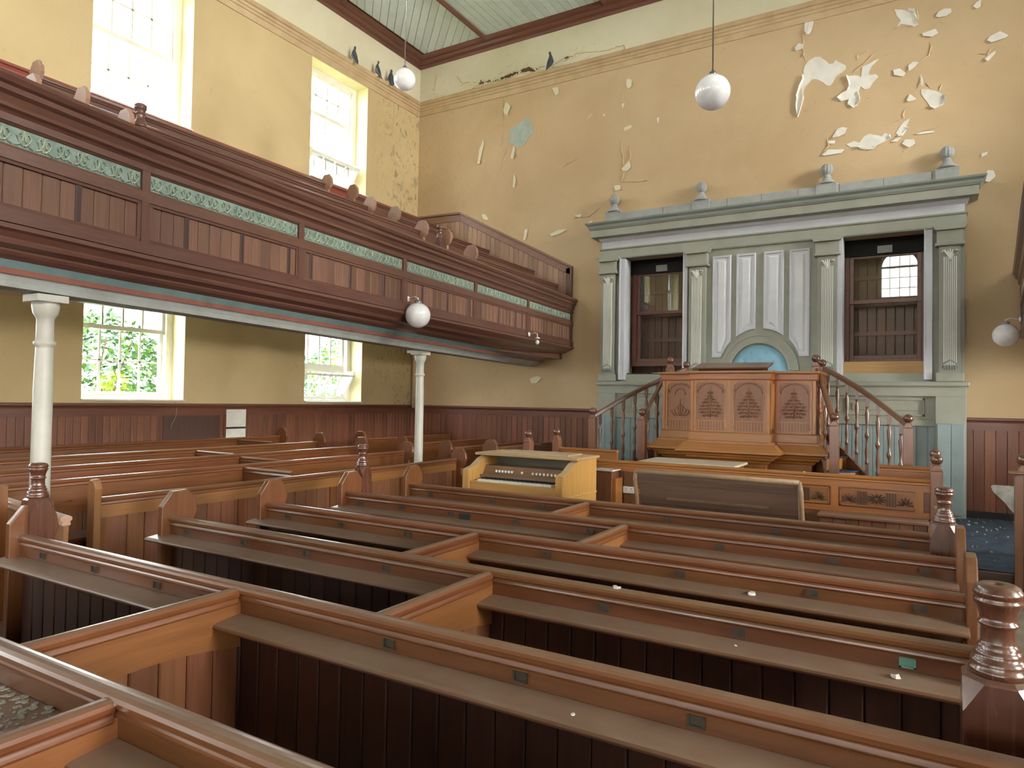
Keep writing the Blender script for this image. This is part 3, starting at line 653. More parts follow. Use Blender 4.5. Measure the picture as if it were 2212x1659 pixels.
B(XL, XL+.016, 6.05, 6.99, .02, DZ-.17).build('blank_panel', wood('plain_panel', (.10, .045, .035), (.07, .03, .022), 'z', .35, .3, .05), d1)
MB().sweep([(-x, z) for (x, z) in capd][::-1], [(XL, 6.05, DZ+.01), (XL, 6.99, DZ+.01)]).build('dado_cap', dw('y'), d1)
B(XL+.016, XL+.03, 7.09, 7.46, R(-.50), R(-.22)).build('bare_patch', M['bare'], d1)
B(XL+.016, XL+.026, 7.09, 7.46, R(-.53), R(-.50)).build('dark_gap', M['near_black'], d1)
B(XL+.016, XL+.03, 7.09, 7.46, R(-.85), R(-.53)).build('bare_patch', M['bare'], d1)
for (a, b) in ((7.05, 7.09), (7.46, 7.5)): B(XL+.016, XL+.034, a, b, .02, DZ-.17).build('batten', dboard(), d1)
dado('trim_4', (XL, YF), (-5.2, YF), 'x', .118)
d3 = dado('trim_6', (.5, YF), (XR, YF), 'x', .13)
B(.5, 2.0, YF-.03, YF, .15, .25).build('skirting_board', M['near_black'], d3)
# boxed pipe in the corner
MB().tube([(XL+.09, YF-.1, 1.5), (XL+.09, YF-.1, R(1.3))], .055, 12).build('corner_pipe', M['picture'], label='ochre painted pipe rising in the corner above the dado', cat='pipe')
# raised platform round the pulpit
platform = struct('trim_7', B(-5.1, 1.75, 8.0, YF, 0, .15).box(-5.12, 1.77, 7.97, 8.0, .11, .15), wood('platform', (.10, .05, .03), (.06, .03, .02), 'x', .5, .4, .1))
mb = MB(); nx, ny = 26, 30
for i in range(nx+1):
    for j in range(ny+1):
        x = .22+(1.7-.22)*i/nx; y = 8.04+(11.7-8.04)*j/ny
        mb.v.append((x, y, .152+.006+.006*sin(x*17+y*9)*sin(y*13)+.004*random.random()))
for i in range(nx):
    for j in range(ny):
        a = i*(ny+1)+j; mb.f.append([a, a+1, a+ny+2, a+ny+1]); mb.m.append(0); mb.sm.append(True)
mb.build('carpet', M['carpet_d'], label='dusty blue carpet on the platform at the right aisle end', cat='carpet')
MB().tube([(XL+.03, 6.21, R(-.10)), (XL+.035, 6.24, R(-.22)), (XL+.03, 6.23, R(-.33)), (XL+.035, 6.17, R(-.42)), (XL+.03, 6.15, R(-.50))], .004, 5).build('hanging_cord', M['beam'], label='thin pale cord dangling from the window sill over the dark panel', cat='cord')
# outside: ground and shrubs seen through the lower left windows
struct('ground', B(-40, XL-WT-.02, -30, 40, -.5, -.3), M['grass'])
def bush(name, x, y, h, r, n, mats, label, cat='bush', group=None):
    t = thing(name, (x, y, -.3), label, cat, group)
    for q, mt in enumerate(mats):
        mb = MB()
        for k in range(n//len(mats)):
            while True:
                a, b, c = (random.uniform(-1, 1) for _ in range(3))
                if a*a+b*b+c*c < 1: break
            rr = (a*a+b*b+c*c)**.5+1e-6; s = rr**.35/rr
            px, py, pz = x+a*s*r*.7, y+b*s*r, -.3+h/2+c*s*h/2
            L = random.uniform(.10, .20); W = L*random.uniform(.35, .6); v1 = Vector((random.gauss(0, 1), random.gauss(0, 1), random.gauss(-.3, .7))).normalized(); v2 = v1.cross(Vector((random.gauss(0, 1), random.gauss(0, 1), random.gauss(0, 1)))).normalized()
            p = Vector((px, py, pz)); mb.add([p, p+v1*L*.5+v2*W*.5, p+v1*L, p+v1*L*.5-v2*W*.5], [(0, 1, 2, 3)], False)
        mb.build('foliage', mt, t, kind='stuff', recalc=False)
    mb = MB()
    for k in range(5):
        a = random.uniform(0, 6.3); mb.tube([(x, y, -.3), (x+.2*cos(a)*r, y+.2*sin(a)*r, h*.3), (x+.45*cos(a)*r, y+.5*sin(a)*r, h*.75)], [.05, .035, .012], 6)
    mb.build('stem', M['bark'], t)
bush('shrub', -13.1, 6.7, 3.6, 1.8, 5200, [M['leaf_b'], M['leaf_a']], 'blue-green leafy shrub outside the left lower window')
bush('climber', -11.1, 6.2, 2.4, .35, 500, [M['leaf_c']], 'lime-green climbing plant close outside the left lower window', 'plant')
bush('shrub', -13.6, 10.45, 4.2, 1.9, 4200, [M['leaf_b'], M['leaf_a']], 'tall dark green shrub filling the far left garden view')
bush('shrub', -13.3, 14.5, 3.9, 2.1, 5200, [M['leaf_a'], M['leaf_b'], M['leaf_c']], 'bright green shrub outside the window with the tilted pane')

# ------------------------------------------------------------------ gallery
GP = [(11.8, -5.70), (9.8, -5.55), (8.0, -5.41), (6.3, -5.29), (4.62, -5.14), (2.98, -4.985), (2.0, -4.83)]
GB = [(11.8, .79), (8.6, .53), (5.6, .30), (3.4, .14), (2.0, .12)]
def interp(tab, y):
    if y >= tab[0][0]: return tab[0][1]
    for (a, va), (b, vb) in zip(tab, tab[1:]):
        if y >= b: return va + (vb-va)*(a-y)/(a-b)
    return tab[-1][1]
gpath = []; yy = 11.8
while yy > 2.01: gpath.append((interp(GP, yy), yy)); yy -= .35
gpath += [(-4.83, 2.0), (-4.76, 1.6), (-4.63, 1.1), (-4.42, .6), (-4.15, .15), (-3.8, -.25), (-3.35, -.65), (-2.9, -.95), (-2.5, -1.1), (CX, -1.12)]
left_n = len(gpath)
gpath += [(2*CX-x, y) for (x, y) in gpath[:-1][::-1]]
G3 = [(x, y, H) for (x, y) in gpath]          # travel: left side towards the back; the room is on the LEFT of travel
gallery = thing('gallery', (CX, 3, 0), 'horseshoe gallery with panelled pine front, green scrolled frieze and grey beam', 'gallery'); GO = Vector((CX, 3, 0))
# u > 0 = into the open well (towards the room centre)
def beam_u(i): return -interp(GB, gpath[i][1])
MB().sweep([(-.16, 1.945), (.05, 1.945), (.10, 1.93), (.115, 1.90), (.10, 1.87), (.08, 1.855), (.085, 1.82), (.06, 1.80), (.045, 1.76), (.05, 1.735), (.03, 1.72), (.015, 1.70), (-.12, 1.70), (-.16, 1.9)], G3).build('hand_rail', gw('y'), gallery)
MB().sweep([(-.05, .98), (0, .98), (0, 1.70), (-.05, 1.70)], G3).build('front_backing', gw('y'), gallery)
MB().sweep([(0, 1.655), (.03, 1.655), (.03, 1.70), (0, 1.70)], G3).build('rail', gw('y'), gallery)
MB().sweep([(0, 1.425), (.028, 1.425), (.028, 1.50), (0, 1.50)], G3).build('rail', gw('y'), gallery)
MB().sweep([(0, 1.04), (.03, 1.04), (.03, 1.125), (0, 1.125)], G3).build('rail', gw('y'), gallery)
def low(i):
    d = -beam_u(i)
    return [(.0, 1.04), (.045, 1.03), (.05, 1.0), (.03, .985), (.02-.1*d, .95), (.03-.15*d, .94), (.03-.2*d, .915), (-.35*d, .89), (.02-.42*d, .875), (.01-.45*d, .855), (-.6*d, .83), (-.7*d-.04, .83), (-.12, 1.0)]
MB().sweep(low, G3).build('lower_moulding', gw('y'), gallery)
def mk(a, b, za, zb): return lambda i: [(beam_u(i)*a-.005, za), (beam_u(i)*b, zb), (beam_u(i)*b-.06, zb), (beam_u(i)*a-.08, za)]
MB().sweep(mk(.58, .74, .835, .775), G3).build('teal_band', M['teal'], gallery)
MB().sweep(lambda i: [(beam_u(i)*.74+.012, .778), (beam_u(i)*.80+.012, .742), (beam_u(i)*.80-.06, .742), (beam_u(i)*.74-.06, .778)], G3).build('red_band', M['redp'], gallery)
MB().sweep(lambda i: [(beam_u(i)*.80-.004, .744), (beam_u(i)*.92-.004, .70), (beam_u(i)-.0, .665), (beam_u(i)-.16, .662), (beam_u(i)-.16, .744)], G3).build('bressummer_beam', M['beam'], gallery)
# bays: stiles, pierced frieze, boarded panels
sl = [0]
for (a, b) in zip(gpath, gpath[1:]): sl.append(sl[-1]+hypot(b[0]-a[0], b[1]-a[1]))
def at_s(s):
    for i in range(len(sl)-1):
        if s <= sl[i+1]+1e-9:
            t = (s-sl[i])/(sl[i+1]-sl[i]); a, b = gpath[i], gpath[i+1]
            d = Vector((b[0]-a[0], b[1]-a[1])).normalized(); return Vector((a[0]+(b[0]-a[0])*t, a[1]+(b[1]-a[1])*t)), d
    return Vector(gpath[-1]), Vector((0, 1))
def s_of_y(y):
    lo, hi = 0, sl[left_n-1]
    for _ in range(40):
        m = (lo+hi)/2
        if at_s(m)[0].y > y: lo = m
        else: hi = m
    return lo
stS = [s_of_y(y) for y in (11.72, 9.80, 8.05, 6.35, 4.62, 2.98)] + [s_of_y(2.98)+1.62*k for k in (1, 2, 3)]
tot = sl[-1]; stS = [s for s in stS if s < tot/2-.5]; allS = stS + [tot-s for s in stS[::-1]]
def seg_path(a, b, st=.12):
    n = max(2, int((b-a)/st)); return [(*at_s(a+(b-a)*k/n)[0], H) for k in range(n+1)]
for s in allS:
    MB().sweep([(0, 1.12), (.027, 1.12), (.027, 1.66), (0, 1.66)], seg_path(s-.035, s+.035)).build('stile', gw('z'), gallery)
bi = 0
for a, b in zip(allS, allS[1:]):
    vis = b <= s_of_y(2.98)+1.7 or a > tot-2.5
    a2, b2 = a+.035, b-.035
    # moulded sub-frame of the boarded panel
    fp = seg_path(a2+.002, b2-.002)
    MB().sweep([(0, 1.40), (.024, 1.40), (.02, 1.425), (0, 1.425)], fp).sweep([(0, 1.125), (.02, 1.125), (.024, 1.15), (0, 1.15)], fp).build('panel_moulding', gw('y'), gallery)
    for (ea, eb) in ((a2, a2+.03), (b2-.03, b2)): MB().sweep([(0, 1.15), (.022, 1.15), (.022, 1.40), (0, 1.40)], seg_path(ea, eb)).build('panel_moulding', gw('z'), gallery)
    fr = MB().sweep([(.0, 1.50), (.026, 1.50), (.012, 1.52), (0, 1.52)], fp).sweep([(0, 1.64), (.014, 1.64), (.026, 1.655), (0, 1.655)], fp); fr.build('frieze_moulding', gw('y'), gallery)
    pan = MB().sweep([(0, 1.52), (.006, 1.52), (.006, 1.64), (0, 1.64)], fp).build('frieze_panel', M['green_panel'], gallery)
    if vis:
        n = max(4, int((b2-a2)/.125)); rl = MB(); w = (b2-a2)/n
        for k in range(n):
            c = a2+(k+.5)*w
            def P(ds, dz, u=.013):
                p, d = at_s(c+ds); nn = Vector((-d.y, d.x)); return (p.x+nn.x*u, p.y+nn.y*u, R(1.58)+dz)
            sg = 1
            for sgx in (1, -1):
                rl.tube([P(sgx*(.004), -.045), P(sgx*.03, -.02), P(sgx*.045, .012), P(sgx*.03, .036), P(sgx*.014, .028), P(sgx*.018, .012)], [.007, .006, .006, .006, .005, .003], 4, False)
                rl.tube([P(sgx*.058, -.05), P(sgx*.035, -.04), P(sgx*.012, -.012), P(0, .05)], [.004, .007, .007, .004], 4, False)
        rl.build('scroll_relief', M['green_relief'], pan)
        n = max(3, round((b2-a2)/.115)); w = (b2-a2)/n; k0 = random.randint(2, 5)
        for k in range(n):
            c, d = at_s(a2+(k+.5)*w); wide = 1
            ang = math.atan2(-d.y, -d.x)      # face the left of travel
            o = bpy.data.objects.new('board', board_mesh(w, .25, .010, gboard())); COL.objects.link(o); o.parent = gallery
            o.location = Vector((c.x, c.y, R(1.15))) - GO; o.rotation_euler = (0, 0, ang)
            if (k - k0) % 5 == 0 and bi > 0 and k < n-1:
                p, dd = at_s(a2+(k+1)*w); o2 = bpy.data.objects.new('batten', board_mesh(.045, .25, .020, wood('dark_batten', (.065, .03, .028), (.04, .02, .018), 'z', .35, .2, .05))); COL.objects.link(o2); o2.parent = gallery
                o2.location = Vector((p.x, p.y, R(1.15))) - GO; o2.rotation_euler = (0, 0, ang)
    bi += 1
# deck: underside rises from the beam to the walls, treads above
mb = MB()
def outer(i):
    x, y = gpath[i]; n = len(gpath)
    if y >= .6: return (XL if x < CX else XR, y)
    t = (x-gpath[[k for k in range(n) if gpath[k][1] < .6][0]][0]) / (gpath[[k for k in range(n) if gpath[k][1] < .6][-1]][0]-gpath[[k for k in range(n) if gpath[k][1] < .6][0]][0])
    if t < .2: return (XL, .6-(t/.2)*8.6)
    if t > .8: return (XR, .6-((1-t)/.2)*8.6)
    return (XL+(XR-XL)*(t-.2)/.6, YB)
for i, (x, y) in enumerate(gpath):
    nn = (at_s(sl[i])[1]); nx_, ny_ = -nn.y, nn.x; u = beam_u(i)-.1
    ix, iy = x+nx_*u, y+ny_*u; ox, oy = outer(i)
    mb.v += [(ix, iy, R(.74)), (ox, oy, R(1.9)), (ox, oy, R(2.0)), (ix, iy, R(.98))]
for i in range(len(gpath)-1):
    for k in range(4):
        k2 = (k+1) % 4; mb.f.append([i*4+k, (i+1)*4+k, (i+1)*4+k2, i*4+k2]); mb.m.append(0); mb.sm.append(False)
mb.build('gallery_floor', M['white'], gallery)
for (xa, xb, z) in ((-6.45, -5.9, 1.35), (-7.4, -6.45, 1.65), (-8.35, -7.4, 2.12), (XL, -8.35, 2.6)):
    B(xa, xb, 1.0, YF-.01, R(z-.55), R(z)).build('gallery_step', gw('y'), gallery)
# boarded dado of the gallery on the side wall and its raking return on the front wall
MB().sweep([(-x, z) for (x, z) in capd][::-1], [(XL, -3, R(3.96)), (XL, YF, R(3.96))]).build('dado_cap', wood('flare_red_cap', (.33, .075, .06), (.2, .04, .035), 'y', .35, .3, .05), gallery)  # reddish lens flare put into the cap colour
boards(gallery, (XL, 2.4), (XL, YF), R(2.6), R(3.78), .12, .016, gboard())
TL = [(XL, 3.95), (-8.32, 3.92), (-5.73, 2.58)]
def rake(x):
    for (a, za), (b, zb) in zip(TL, TL[1:]):
        if x <= b: return za+(zb-za)*(x-a)/(b-a)
    return TL[-1][1]
def botz(x): return 2.6 if x < -8.35 else 2.12 if x < -7.4 else 1.65 if x < -6.45 else 1.36
boards(gallery, (XL+.02, YF), (-5.78, YF), lambda s: R(botz(XL+.02+s)), lambda s: R(rake(XL+.02+s)-.16), .112, .018, wood('lit_raking_board', (.42, .26, .17), (.28, .15, .10), 'z', .4, .4, .2))  # return dado catches light: brightness put into paler board and cap colours
for (a, b) in ((TL[0], TL[1]), (TL[1], TL[2])):
    m_ = MB(); m_.prism([(a[0], R(a[1])), (b[0], R(b[1])), (b[0], R(b[1])-.045), (a[0], R(a[1])-.045)], 'y', YF-.06, YF)
    m_.prism([(a[0], R(a[1])-.045), (b[0], R(b[1])-.045), (b[0], R(b[1])-.19), (a[0], R(a[1])-.19)], 'y', YF-.03, YF); m_.build('dado_cap', wood('lit_raking_cap', (.30, .16, .11), (.2, .09, .06), 'x', .4, .4, .1), gallery, bevel=.006)
B(-5.83, -5.70, YF-.03, YF, R(1.3), R(2.53)).box(-5.73, -5.695, YF-.06, YF, R(1.3), R(2.56)).build('end_stile', gw('z'), gallery)
TR = [(2*CX-x, z) for (x, z) in TL]
for (a, b) in ((TR[0], TR[1]), (TR[1], TR[2])):
    MB().prism([(a[0], R(a[1])), (b[0], R(b[1])), (b[0], R(1.36)), (a[0], R(1.36))], 'y', YF-.03, YF).build('return_dado', gw('z'), gallery)

# iron columns under the beam
def column(x, y, top, label):
    t = thing('iron_column', (x, y, 0), label, 'column', 'slender columns under the gallery')
    sh = [(.085, 0), (.085, .12), (.068, .15), (.062, .2), (.058, top-.62), (.052, top-.36), (.052, top-.345), (.066, top-.335), (.066, top-.315), (.052, top-.305), (.052, top-.16), (.058, top-.15), (.075, top-.12), (.082, top-.075), (.082, top-.05)]
    MB().lathe(sh, x, y, 0, 24).build('shaft', M['col'], t)
    B(x-.10, x+.10, y-.10, y+.10, top-.05, top).build('capital_plate', M['col'], t, bevel=.006)
    B(x-.20, x+.02, y-.05, y+.05, top-.02, top+.015).build('bracket_plate', M['col'], t)
column(-5.11, 2.40, R(.655), 'white painted iron column behind the dark pew post, nearest the camera')
column(-6.02, 7.63, R(.66), 'slim white painted iron column near the far end of the left gallery')
column(1.52, 7.63, R(.66), 'white painted iron column under the right gallery')
column(-2.25, -1.5, R(.66), 'white painted iron column under the back gallery')

# ------------------------------------------------------------------ pew pieces
def rail_cap(dx=.036):
    return [(-dx, -.014), (-dx*.85, -.004), (-dx*.5, .002), (-dx*.15, .004), (dx*.15, .004), (dx*.5, .002), (dx*.85, -.004), (dx, -.014), (dx*.95, -.028), (.022, -.036), (.026, -.046), (.028, -.056), (.018, -.064), (-.018, -.064), (-.028, -.056), (-.026, -.046), (-.022, -.036), (-dx*.95, -.028)]
END = [(-.08, -.02), (-.08, .07), (-.005, .165), (.11, .17), (.17, .10), (.185, .02), (.15, -.06), (.10, -.10), (.105, -.18), (.2, -.34), (.40, -.40), (.42, -.44)]
TURN = [(.070, 0), (.073, .008), (.073, .018), (.067, .024), (.069, .032), (.064, .044), (.057, .048), (.060, .056), (.054, .066), (.050, .070), (.052, .076), (.045, .082), (.0435, .088), (.0425, .122), (.0445, .128), (.0505, .133), (.0505, .138), (.0445, .143), (.046, .156), (.050, .172), (.056, .184), (.0605, .190), (.062, .198), (.057, .203), (.0595, .208), (.0625, .214), (.0615, .222), (.056, .228), (.055, .233), (.047, .236), (.045, .2385), (.015, .2385), (.014, .226)]
TURN = [(r*.93, z) for (r, z) in TURN]
def turned_top(parent, x, y, z, s=1.0, mat=None):
    MB().lathe([(r*s, h*s) for (r, h) in TURN], x, y, z, 28).build('turned_top', mat or vw('z'), parent)
def broach_post(parent, x, y, z0, z1, w, mat=None):
    h = w/2; c = h*.42
    vs = [(x+a*h, y+b*h, z0) for a, b in ((-1,-1),(1,-1),(1,1),(-1,1))] + [(x+a*h, y+b*h, z1-.09) for a, b in ((-1,-1),(1,-1),(1,1),(-1,1))]
    oc = [(-c, -h), (c, -h), (h, -c), (h, c), (c, h), (-c, h), (-h, c), (-h, -c)]
    vs += [(x+a, y+b, z1-.01) for a, b in oc] + [(x+a*.85, y+b*.85, z1) for a, b in oc]
    fs = [(0,1,5,4),(1,2,6,5),(2,3,7,6),(3,0,4,7),(0,3,2,1),(4,5,9,8),(5,6,11,10),(6,7,13,12),(7,4,15,14),(5,10,9),(6,12,11),(7,14,13),(4,8,15)]
    fs += [(8+i, 8+(i+1) % 8, 16+(i+1) % 8, 16+i) for i in range(8)] + [tuple(16+i for i in range(8))]
    MB().add(vs, fs, False).build('post', mat or vw('z'), parent, bevel=.003, seg=1)
def end_panel(parent, x, y, top, axis='y', sgn=1, th=.045, mat=None, scale=1.0, z0=0.0, name='bench_end'):
    """octagon-headed bench end; axis 'y': panel stands in the Y-Z plane at x and runs towards +Y*sgn"""
    pts = [(d*scale, top+z*scale) for (d, z) in END]; pts = pts + [(.42*scale, z0), (-.08*scale, z0)]
    if axis == 'y': pl = [(y+sgn*d, z) for (d, z) in pts]; mb = MB().prism(pl, 'x', x-th/2, x+th/2)
    else: pl = [(x+sgn*d, z) for (d, z) in pts]; mb = MB().prism(pl, 'y', y-th/2, y+th/2)
    return mb.build(name, mat or pw('z'), parent, bevel=.006)
_cm = {}
def card_holder(parent, x, y, z, mat, fl=0):
    if mat.name not in _cm:
        mb = MB().box(-.026, .026, -.004, 0, -.017, .017)
        for (a, b, c, d) in ((-.026, -.019, -.017, .017), (.019, .026, -.017, .017), (-.026, .026, -.017, -.011)): mb.box(a, b, -.010, -.004, c, d)
        o = mb.build('card_holder', mat); _cm[mat.name] = o.data; bpy.data.objects.remove(o)
    o = bpy.data.objects.new('card_holder', _cm[mat.name]); COL.objects.link(o); o.parent = parent
    o.location = Vector((x, y, z)) - ORG[parent.name]; o.rotation_euler = (0, 0, fl)

def pew_row(y, x0, x1, top, label, dividers=(), ends=('end', 'end'), holders=(), ledge=True, backto=.84, sunk=1.0, holder_mat=None, seat=True, lx0=None, lx1=None, wood_b=None):
    t = thing('pew', ((x0+x1)/2, y, 0), label, 'pew', 'long oak pews of the main block')
    lx0 = x0-.06 if lx0 is None else lx0; lx1 = x1 if lx1 is None else lx1
    MB().prism([(y+a, top+z) for (a, z) in rail_cap()], 'x', x0, x1, False).build('cap_rail', pw('x'), t, bevel=.0035)
    B(x0, x1, y-.017, y+.017, top-.20, top-.06).build('back_rail', pw('x', .5), t)
    if ledge:
        zl = top-.128
        MB().prism([(y-.017, zl+.012), (y-.135, zl), (y-.150, zl-.005), (y-.155, zl-.014), (y-.150, zl-.023), (y-.135, zl-.027), (y-.017, zl-.02)], 'x', lx0, lx1).build('book_ledge', wood('ledge_oak', (.22, .10, .05), (.12, .05, .025), 'x', .36, .8, .06, (.29, .21, .155)), t, bevel=.003)
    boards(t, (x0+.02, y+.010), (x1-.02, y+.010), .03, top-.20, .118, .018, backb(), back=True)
    B(x0, x1, y-.012, y+.014, .0, .08).build('floor_rail', pboard('x'), t)
    if seat:
        B(x0+.02, x1-.02, y+.02, y+.40, .43, .455).build('seat', wood('ledge_oak', (.22, .10, .05), (.12, .05, .025), 'x', .36, .8, .06, (.29, .21, .155)), t, bevel=.006)
    for e, x, s in ((ends[0], x0-.01, -1), (ends[1], x1+.01, 1)):
        if e in ('end', 'post'): end_panel(t, x, y, top)
    for hx in holders: card_holder(t, hx, y-.017, top-.087, holder_mat(hx) if holder_mat else M['brass'])
    for dx in dividers:
        d = MB().prism([(dx+a, top-.012+z) for (a, z) in rail_cap(.030)], 'y', y-backto, y-.03).build('divider_cap', pw('y'), t, bevel=.003)
        n = 12; ya, yb = y-backto+.02, y-.017; pl = [(ya, top-.06), (yb, top-.06)] + [(yb-(yb-ya)*k/n, top-.26+.045*sin(pi*k/n)) for k in range(n+1)]
        MB().prism(pl, 'x', dx-.018, dx+.018).build('divider_rail', wood('divider_oak', (.29, .122, .038), (.18, .066, .022), 'y', .34, .6, .08), t)
        boards(t, (dx-.010, ya), (dx-.010, yb), .03, top-.21, .118, .018, pboard(), back=True)
    return t
PT = R(-.82)
vg = lambda x: M['verdigris'] if x > -.2 else M['brass']
pew_row(.28, -4.42, -.75, PT, 'oak pew closest to the camera, just below the bottom edge of the view', dividers=(), ends=('end', 'end'), lx1=-1.2)
pew_row(1.115, -4.42, .26, PT, 'oak pew crossing the bottom left corner of the view, droppings on its ledge', dividers=(-1.90,), holders=(-3.4, -2.7, -1.2, -.5), backto=.81)
pb_ = pew_row(2.01, -4.44, .32, PT, 'second oak pew from the bottom, running out under the big turned newel', dividers=(-2.54,), holders=(-4.18, -3.66, -3.12, -1.69, -1.13, -.55), backto=.875)
pc_ = pew_row(2.87, -4.36, .20, PT, 'third oak pew from the bottom with green tarnished card holder at its right', dividers=(-1.80,), holders=(-4.15, -3.6, -3.05, -2.45, -1.20, -.62, -.04), holder_mat=vg, backto=.84)
pd_ = pew_row(3.66, -4.35, .18, PT, 'fourth oak pew from the bottom with a paint flake on its ledge', dividers=(-2.40,), holders=(-4.1, -3.55, -2.95, -1.9, -1.1, -.45, .0), backto=.77)
pe_ = pew_row(4.50, -4.33, .175, PT, 'fifth oak pew from the bottom, under the far turned newels', dividers=(-1.74,), holders=(-4.15, -3.7, -3.2, -2.6, -2.0, -1.1, -.45, .02), backto=.82)
pf_ = pew_row(5.29, -4.27, .08, PT, 'foremost oak pew of the main block, facing the organ console', dividers=(-2.38,), holders=(-4.0, -3.3, -2.8, -1.7, -.9, -.1), backto=.77)
B(-3.12, -3.02, 4.5-.024, 4.5-.017, PT-.13, PT-.07).build('dark_patch', M['near_black'], pe_)
# turned newels on the ends of rows two and five
def newel(parent, x, y, zt=R(-.445), w=.15, s=1.06, mat=None, z0=0.0):
    mt = mat or vw('z')
    broach_post(parent, x, y, z0, zt-.238*s+.002, w, mt)
    po = parent.children[-1] if False else [c for c in parent.children if c.name.startswith('post')][-1]
    po.name = 'newel_post'; ORG[po.name] = ORG[parent.name]; turned_top(po, x, y, zt-.238*s, s, mt)
newel(pb_, .178, 2.27, R(-.47), .165, 1.0)
newel(pb_, -4.47, 2.09, R(-.415), .135, .86)
newel(pe_, -4.37, 4.73, R(-.425), .12, .82)
newel(pe_, .115, 4.78, R(-.465), .14, .86)

# ------------------------------------------------------------------ side pews under the gallery (they face the middle)
def side_row(x, y0, y1, top, label, near=False, far=True, facing=1, dividers=(), group='side pews below the gallery', z0=0.0):
    t = thing('side_pew', (x, (y0+y1)/2, z0), label, 'pew', group)
    MB().prism([(x+a, top+z) for (a, z) in rail_cap()], 'y', y0, y1).build('cap_rail', pw('y'), t, bevel=.003)
    B(x-.015, x+.015, y0, y1, top-.30, top-.06).build('back_rail', pw('y'), t)
    boards(t, (x-.008, y0+.02), (x-.008, y1-.02), z0+.02, top-.29, .13, .016, pboard(), back=True)
    B(x+.02, x+.40, y0+.02, y1-.02, z0+.43, z0+.455).build('seat', pw('y'), t)
    if near: end_panel(t, x, y0-.005, top-.03, 'x', 1, z0=z0)
    if far: end_panel(t, x, y1+.005, top-.03, 'x', 1, z0=z0)
    for dy in dividers:
        MB().prism([(dy+a, top-.03+z) for (a, z) in rail_cap(.03)], 'x', x+.03, x+.80).build('divider_cap', pw('x'), t)
        B(x+.02, x+.80, dy-.014, dy+.014, z0+.1, top-.09).build('divider_panel', pw('x'), t)
    return t
SX = [(-6.6, -.775), (-7.5, -.745), (-8.4, -.715), (-9.28, -.66)]
for i, ((x, z), lab) in enumerate(zip(SX, ['side pew directly behind the boarded partition', 'second side pew behind the boarded partition', 'third side pew behind the partition, catching window glare', 'last side pew against the left wall'])):
    side_row(x, .6, 8.02, R(z), lab, near=False, dividers=[(5.2,), (5.85,), (5.85,), (7.2,)][i])
for i, ((x, z), lab) in enumerate(zip([(-6.6, -.79), (-7.5, -.77), (-8.42, -.72)], ['nearest side pew beyond the cross aisle, by the far column', 'middle side pew beyond the cross aisle', 'side pew beyond the cross aisle nearest the left wall'])):
    side_row(x, 9.0, 11.7, R(z), lab, near=True, far=False)
side_row(-5.72, 8.95, 11.2, R(-.74), 'short dark side pew behind the organ console', near=True, far=False)
# the boarded partition closing the block
pt = thing('boarded_partition', (-5.7, 5.6, 0), 'long boarded oak partition with bench-end post, behind the pew rows', 'partition')
ptop = R(-.835)
MB().prism([(-5.66+a, ptop+z) for (a, z) in rail_cap()], 'y', 3.1, 8.02).build('cap_rail', pw('y'), pt, bevel=.003)
B(-5.68, -5.64, 3.1, 8.02, ptop-.16, ptop-.06).build('top_rail', wood('divider_oak', (.29, .122, .038), (.18, .066, .022), 'y', .34, .6, .08), pt)
B(-5.68, -5.64, 3.1, 8.02, 0, .12).build('bottom_rail', pw('y'), pt)
for yy in (3.1, 4.4, 5.6, 6.8, 7.94): B(-5.68, -5.64, yy, yy+.08, .12, ptop-.16).build('muntin', pw('z'), pt)
boards(pt, (-5.67, 3.18), (-5.67, 7.94), .12, ptop-.16, .15, .014, pboard(), back=True)
MB().prism([(-5.71, 0), (-5.61, 0), (-5.61, R(-.86)), (-5.60, R(-.76)), (-5.625, R(-.70)), (-5.645, R(-.685)), (-5.675, R(-.685)), (-5.695, R(-.70)), (-5.72, R(-.76)), (-5.71, R(-.86))], 'y', 3.03, 3.09).build('end_post', wood('divider_oak', (.29, .122, .038), (.18, .066, .022), 'z', .34, .6, .08), pt, bevel=.008)
end_panel(pt, -5.66, 8.03, R(-.86), 'x', 1)
# slewed pew by the first column
an = thing('angled_pew', (-5.5, 2.5, 0), 'slewed pew fragment with cut cap rail behind the dark near newel', 'pew')
a0, a1 = Vector((-6.16, 2.63, PT)), Vector((-4.88, 2.46, PT))
MB().sweep(rail_cap(), [a0, a1]).build('cap_rail', wood('pale_cap', (.52, .30, .22), (.4, .2, .13), 'x', .4, .8, .03, (.6, .5, .45)), an)
MB().sweep([(-.015, -.30), (.015, -.30), (.015, -.06), (-.015, -.06)], [a0, a1]).build('back_rail', wood('divider_oak', (.29, .122, .038), (.18, .066, .022), 'x', .34, .6, .08), an)
boards(an, (a0.x, a0.y), (a1.x-.1, a1.y+.014), .02, PT-.29, .14, .014, wood('divider_oak', (.29, .122, .038), (.18, .066, .022), 'z', .34, .6, .08))
B(-5.93, -5.86, 2.42, 2.54, 0, R(-.70)).build('end_post', wood('divider_oak', (.29, .122, .038), (.18, .066, .022), 'z', .34, .6, .08), an, bevel=.005)

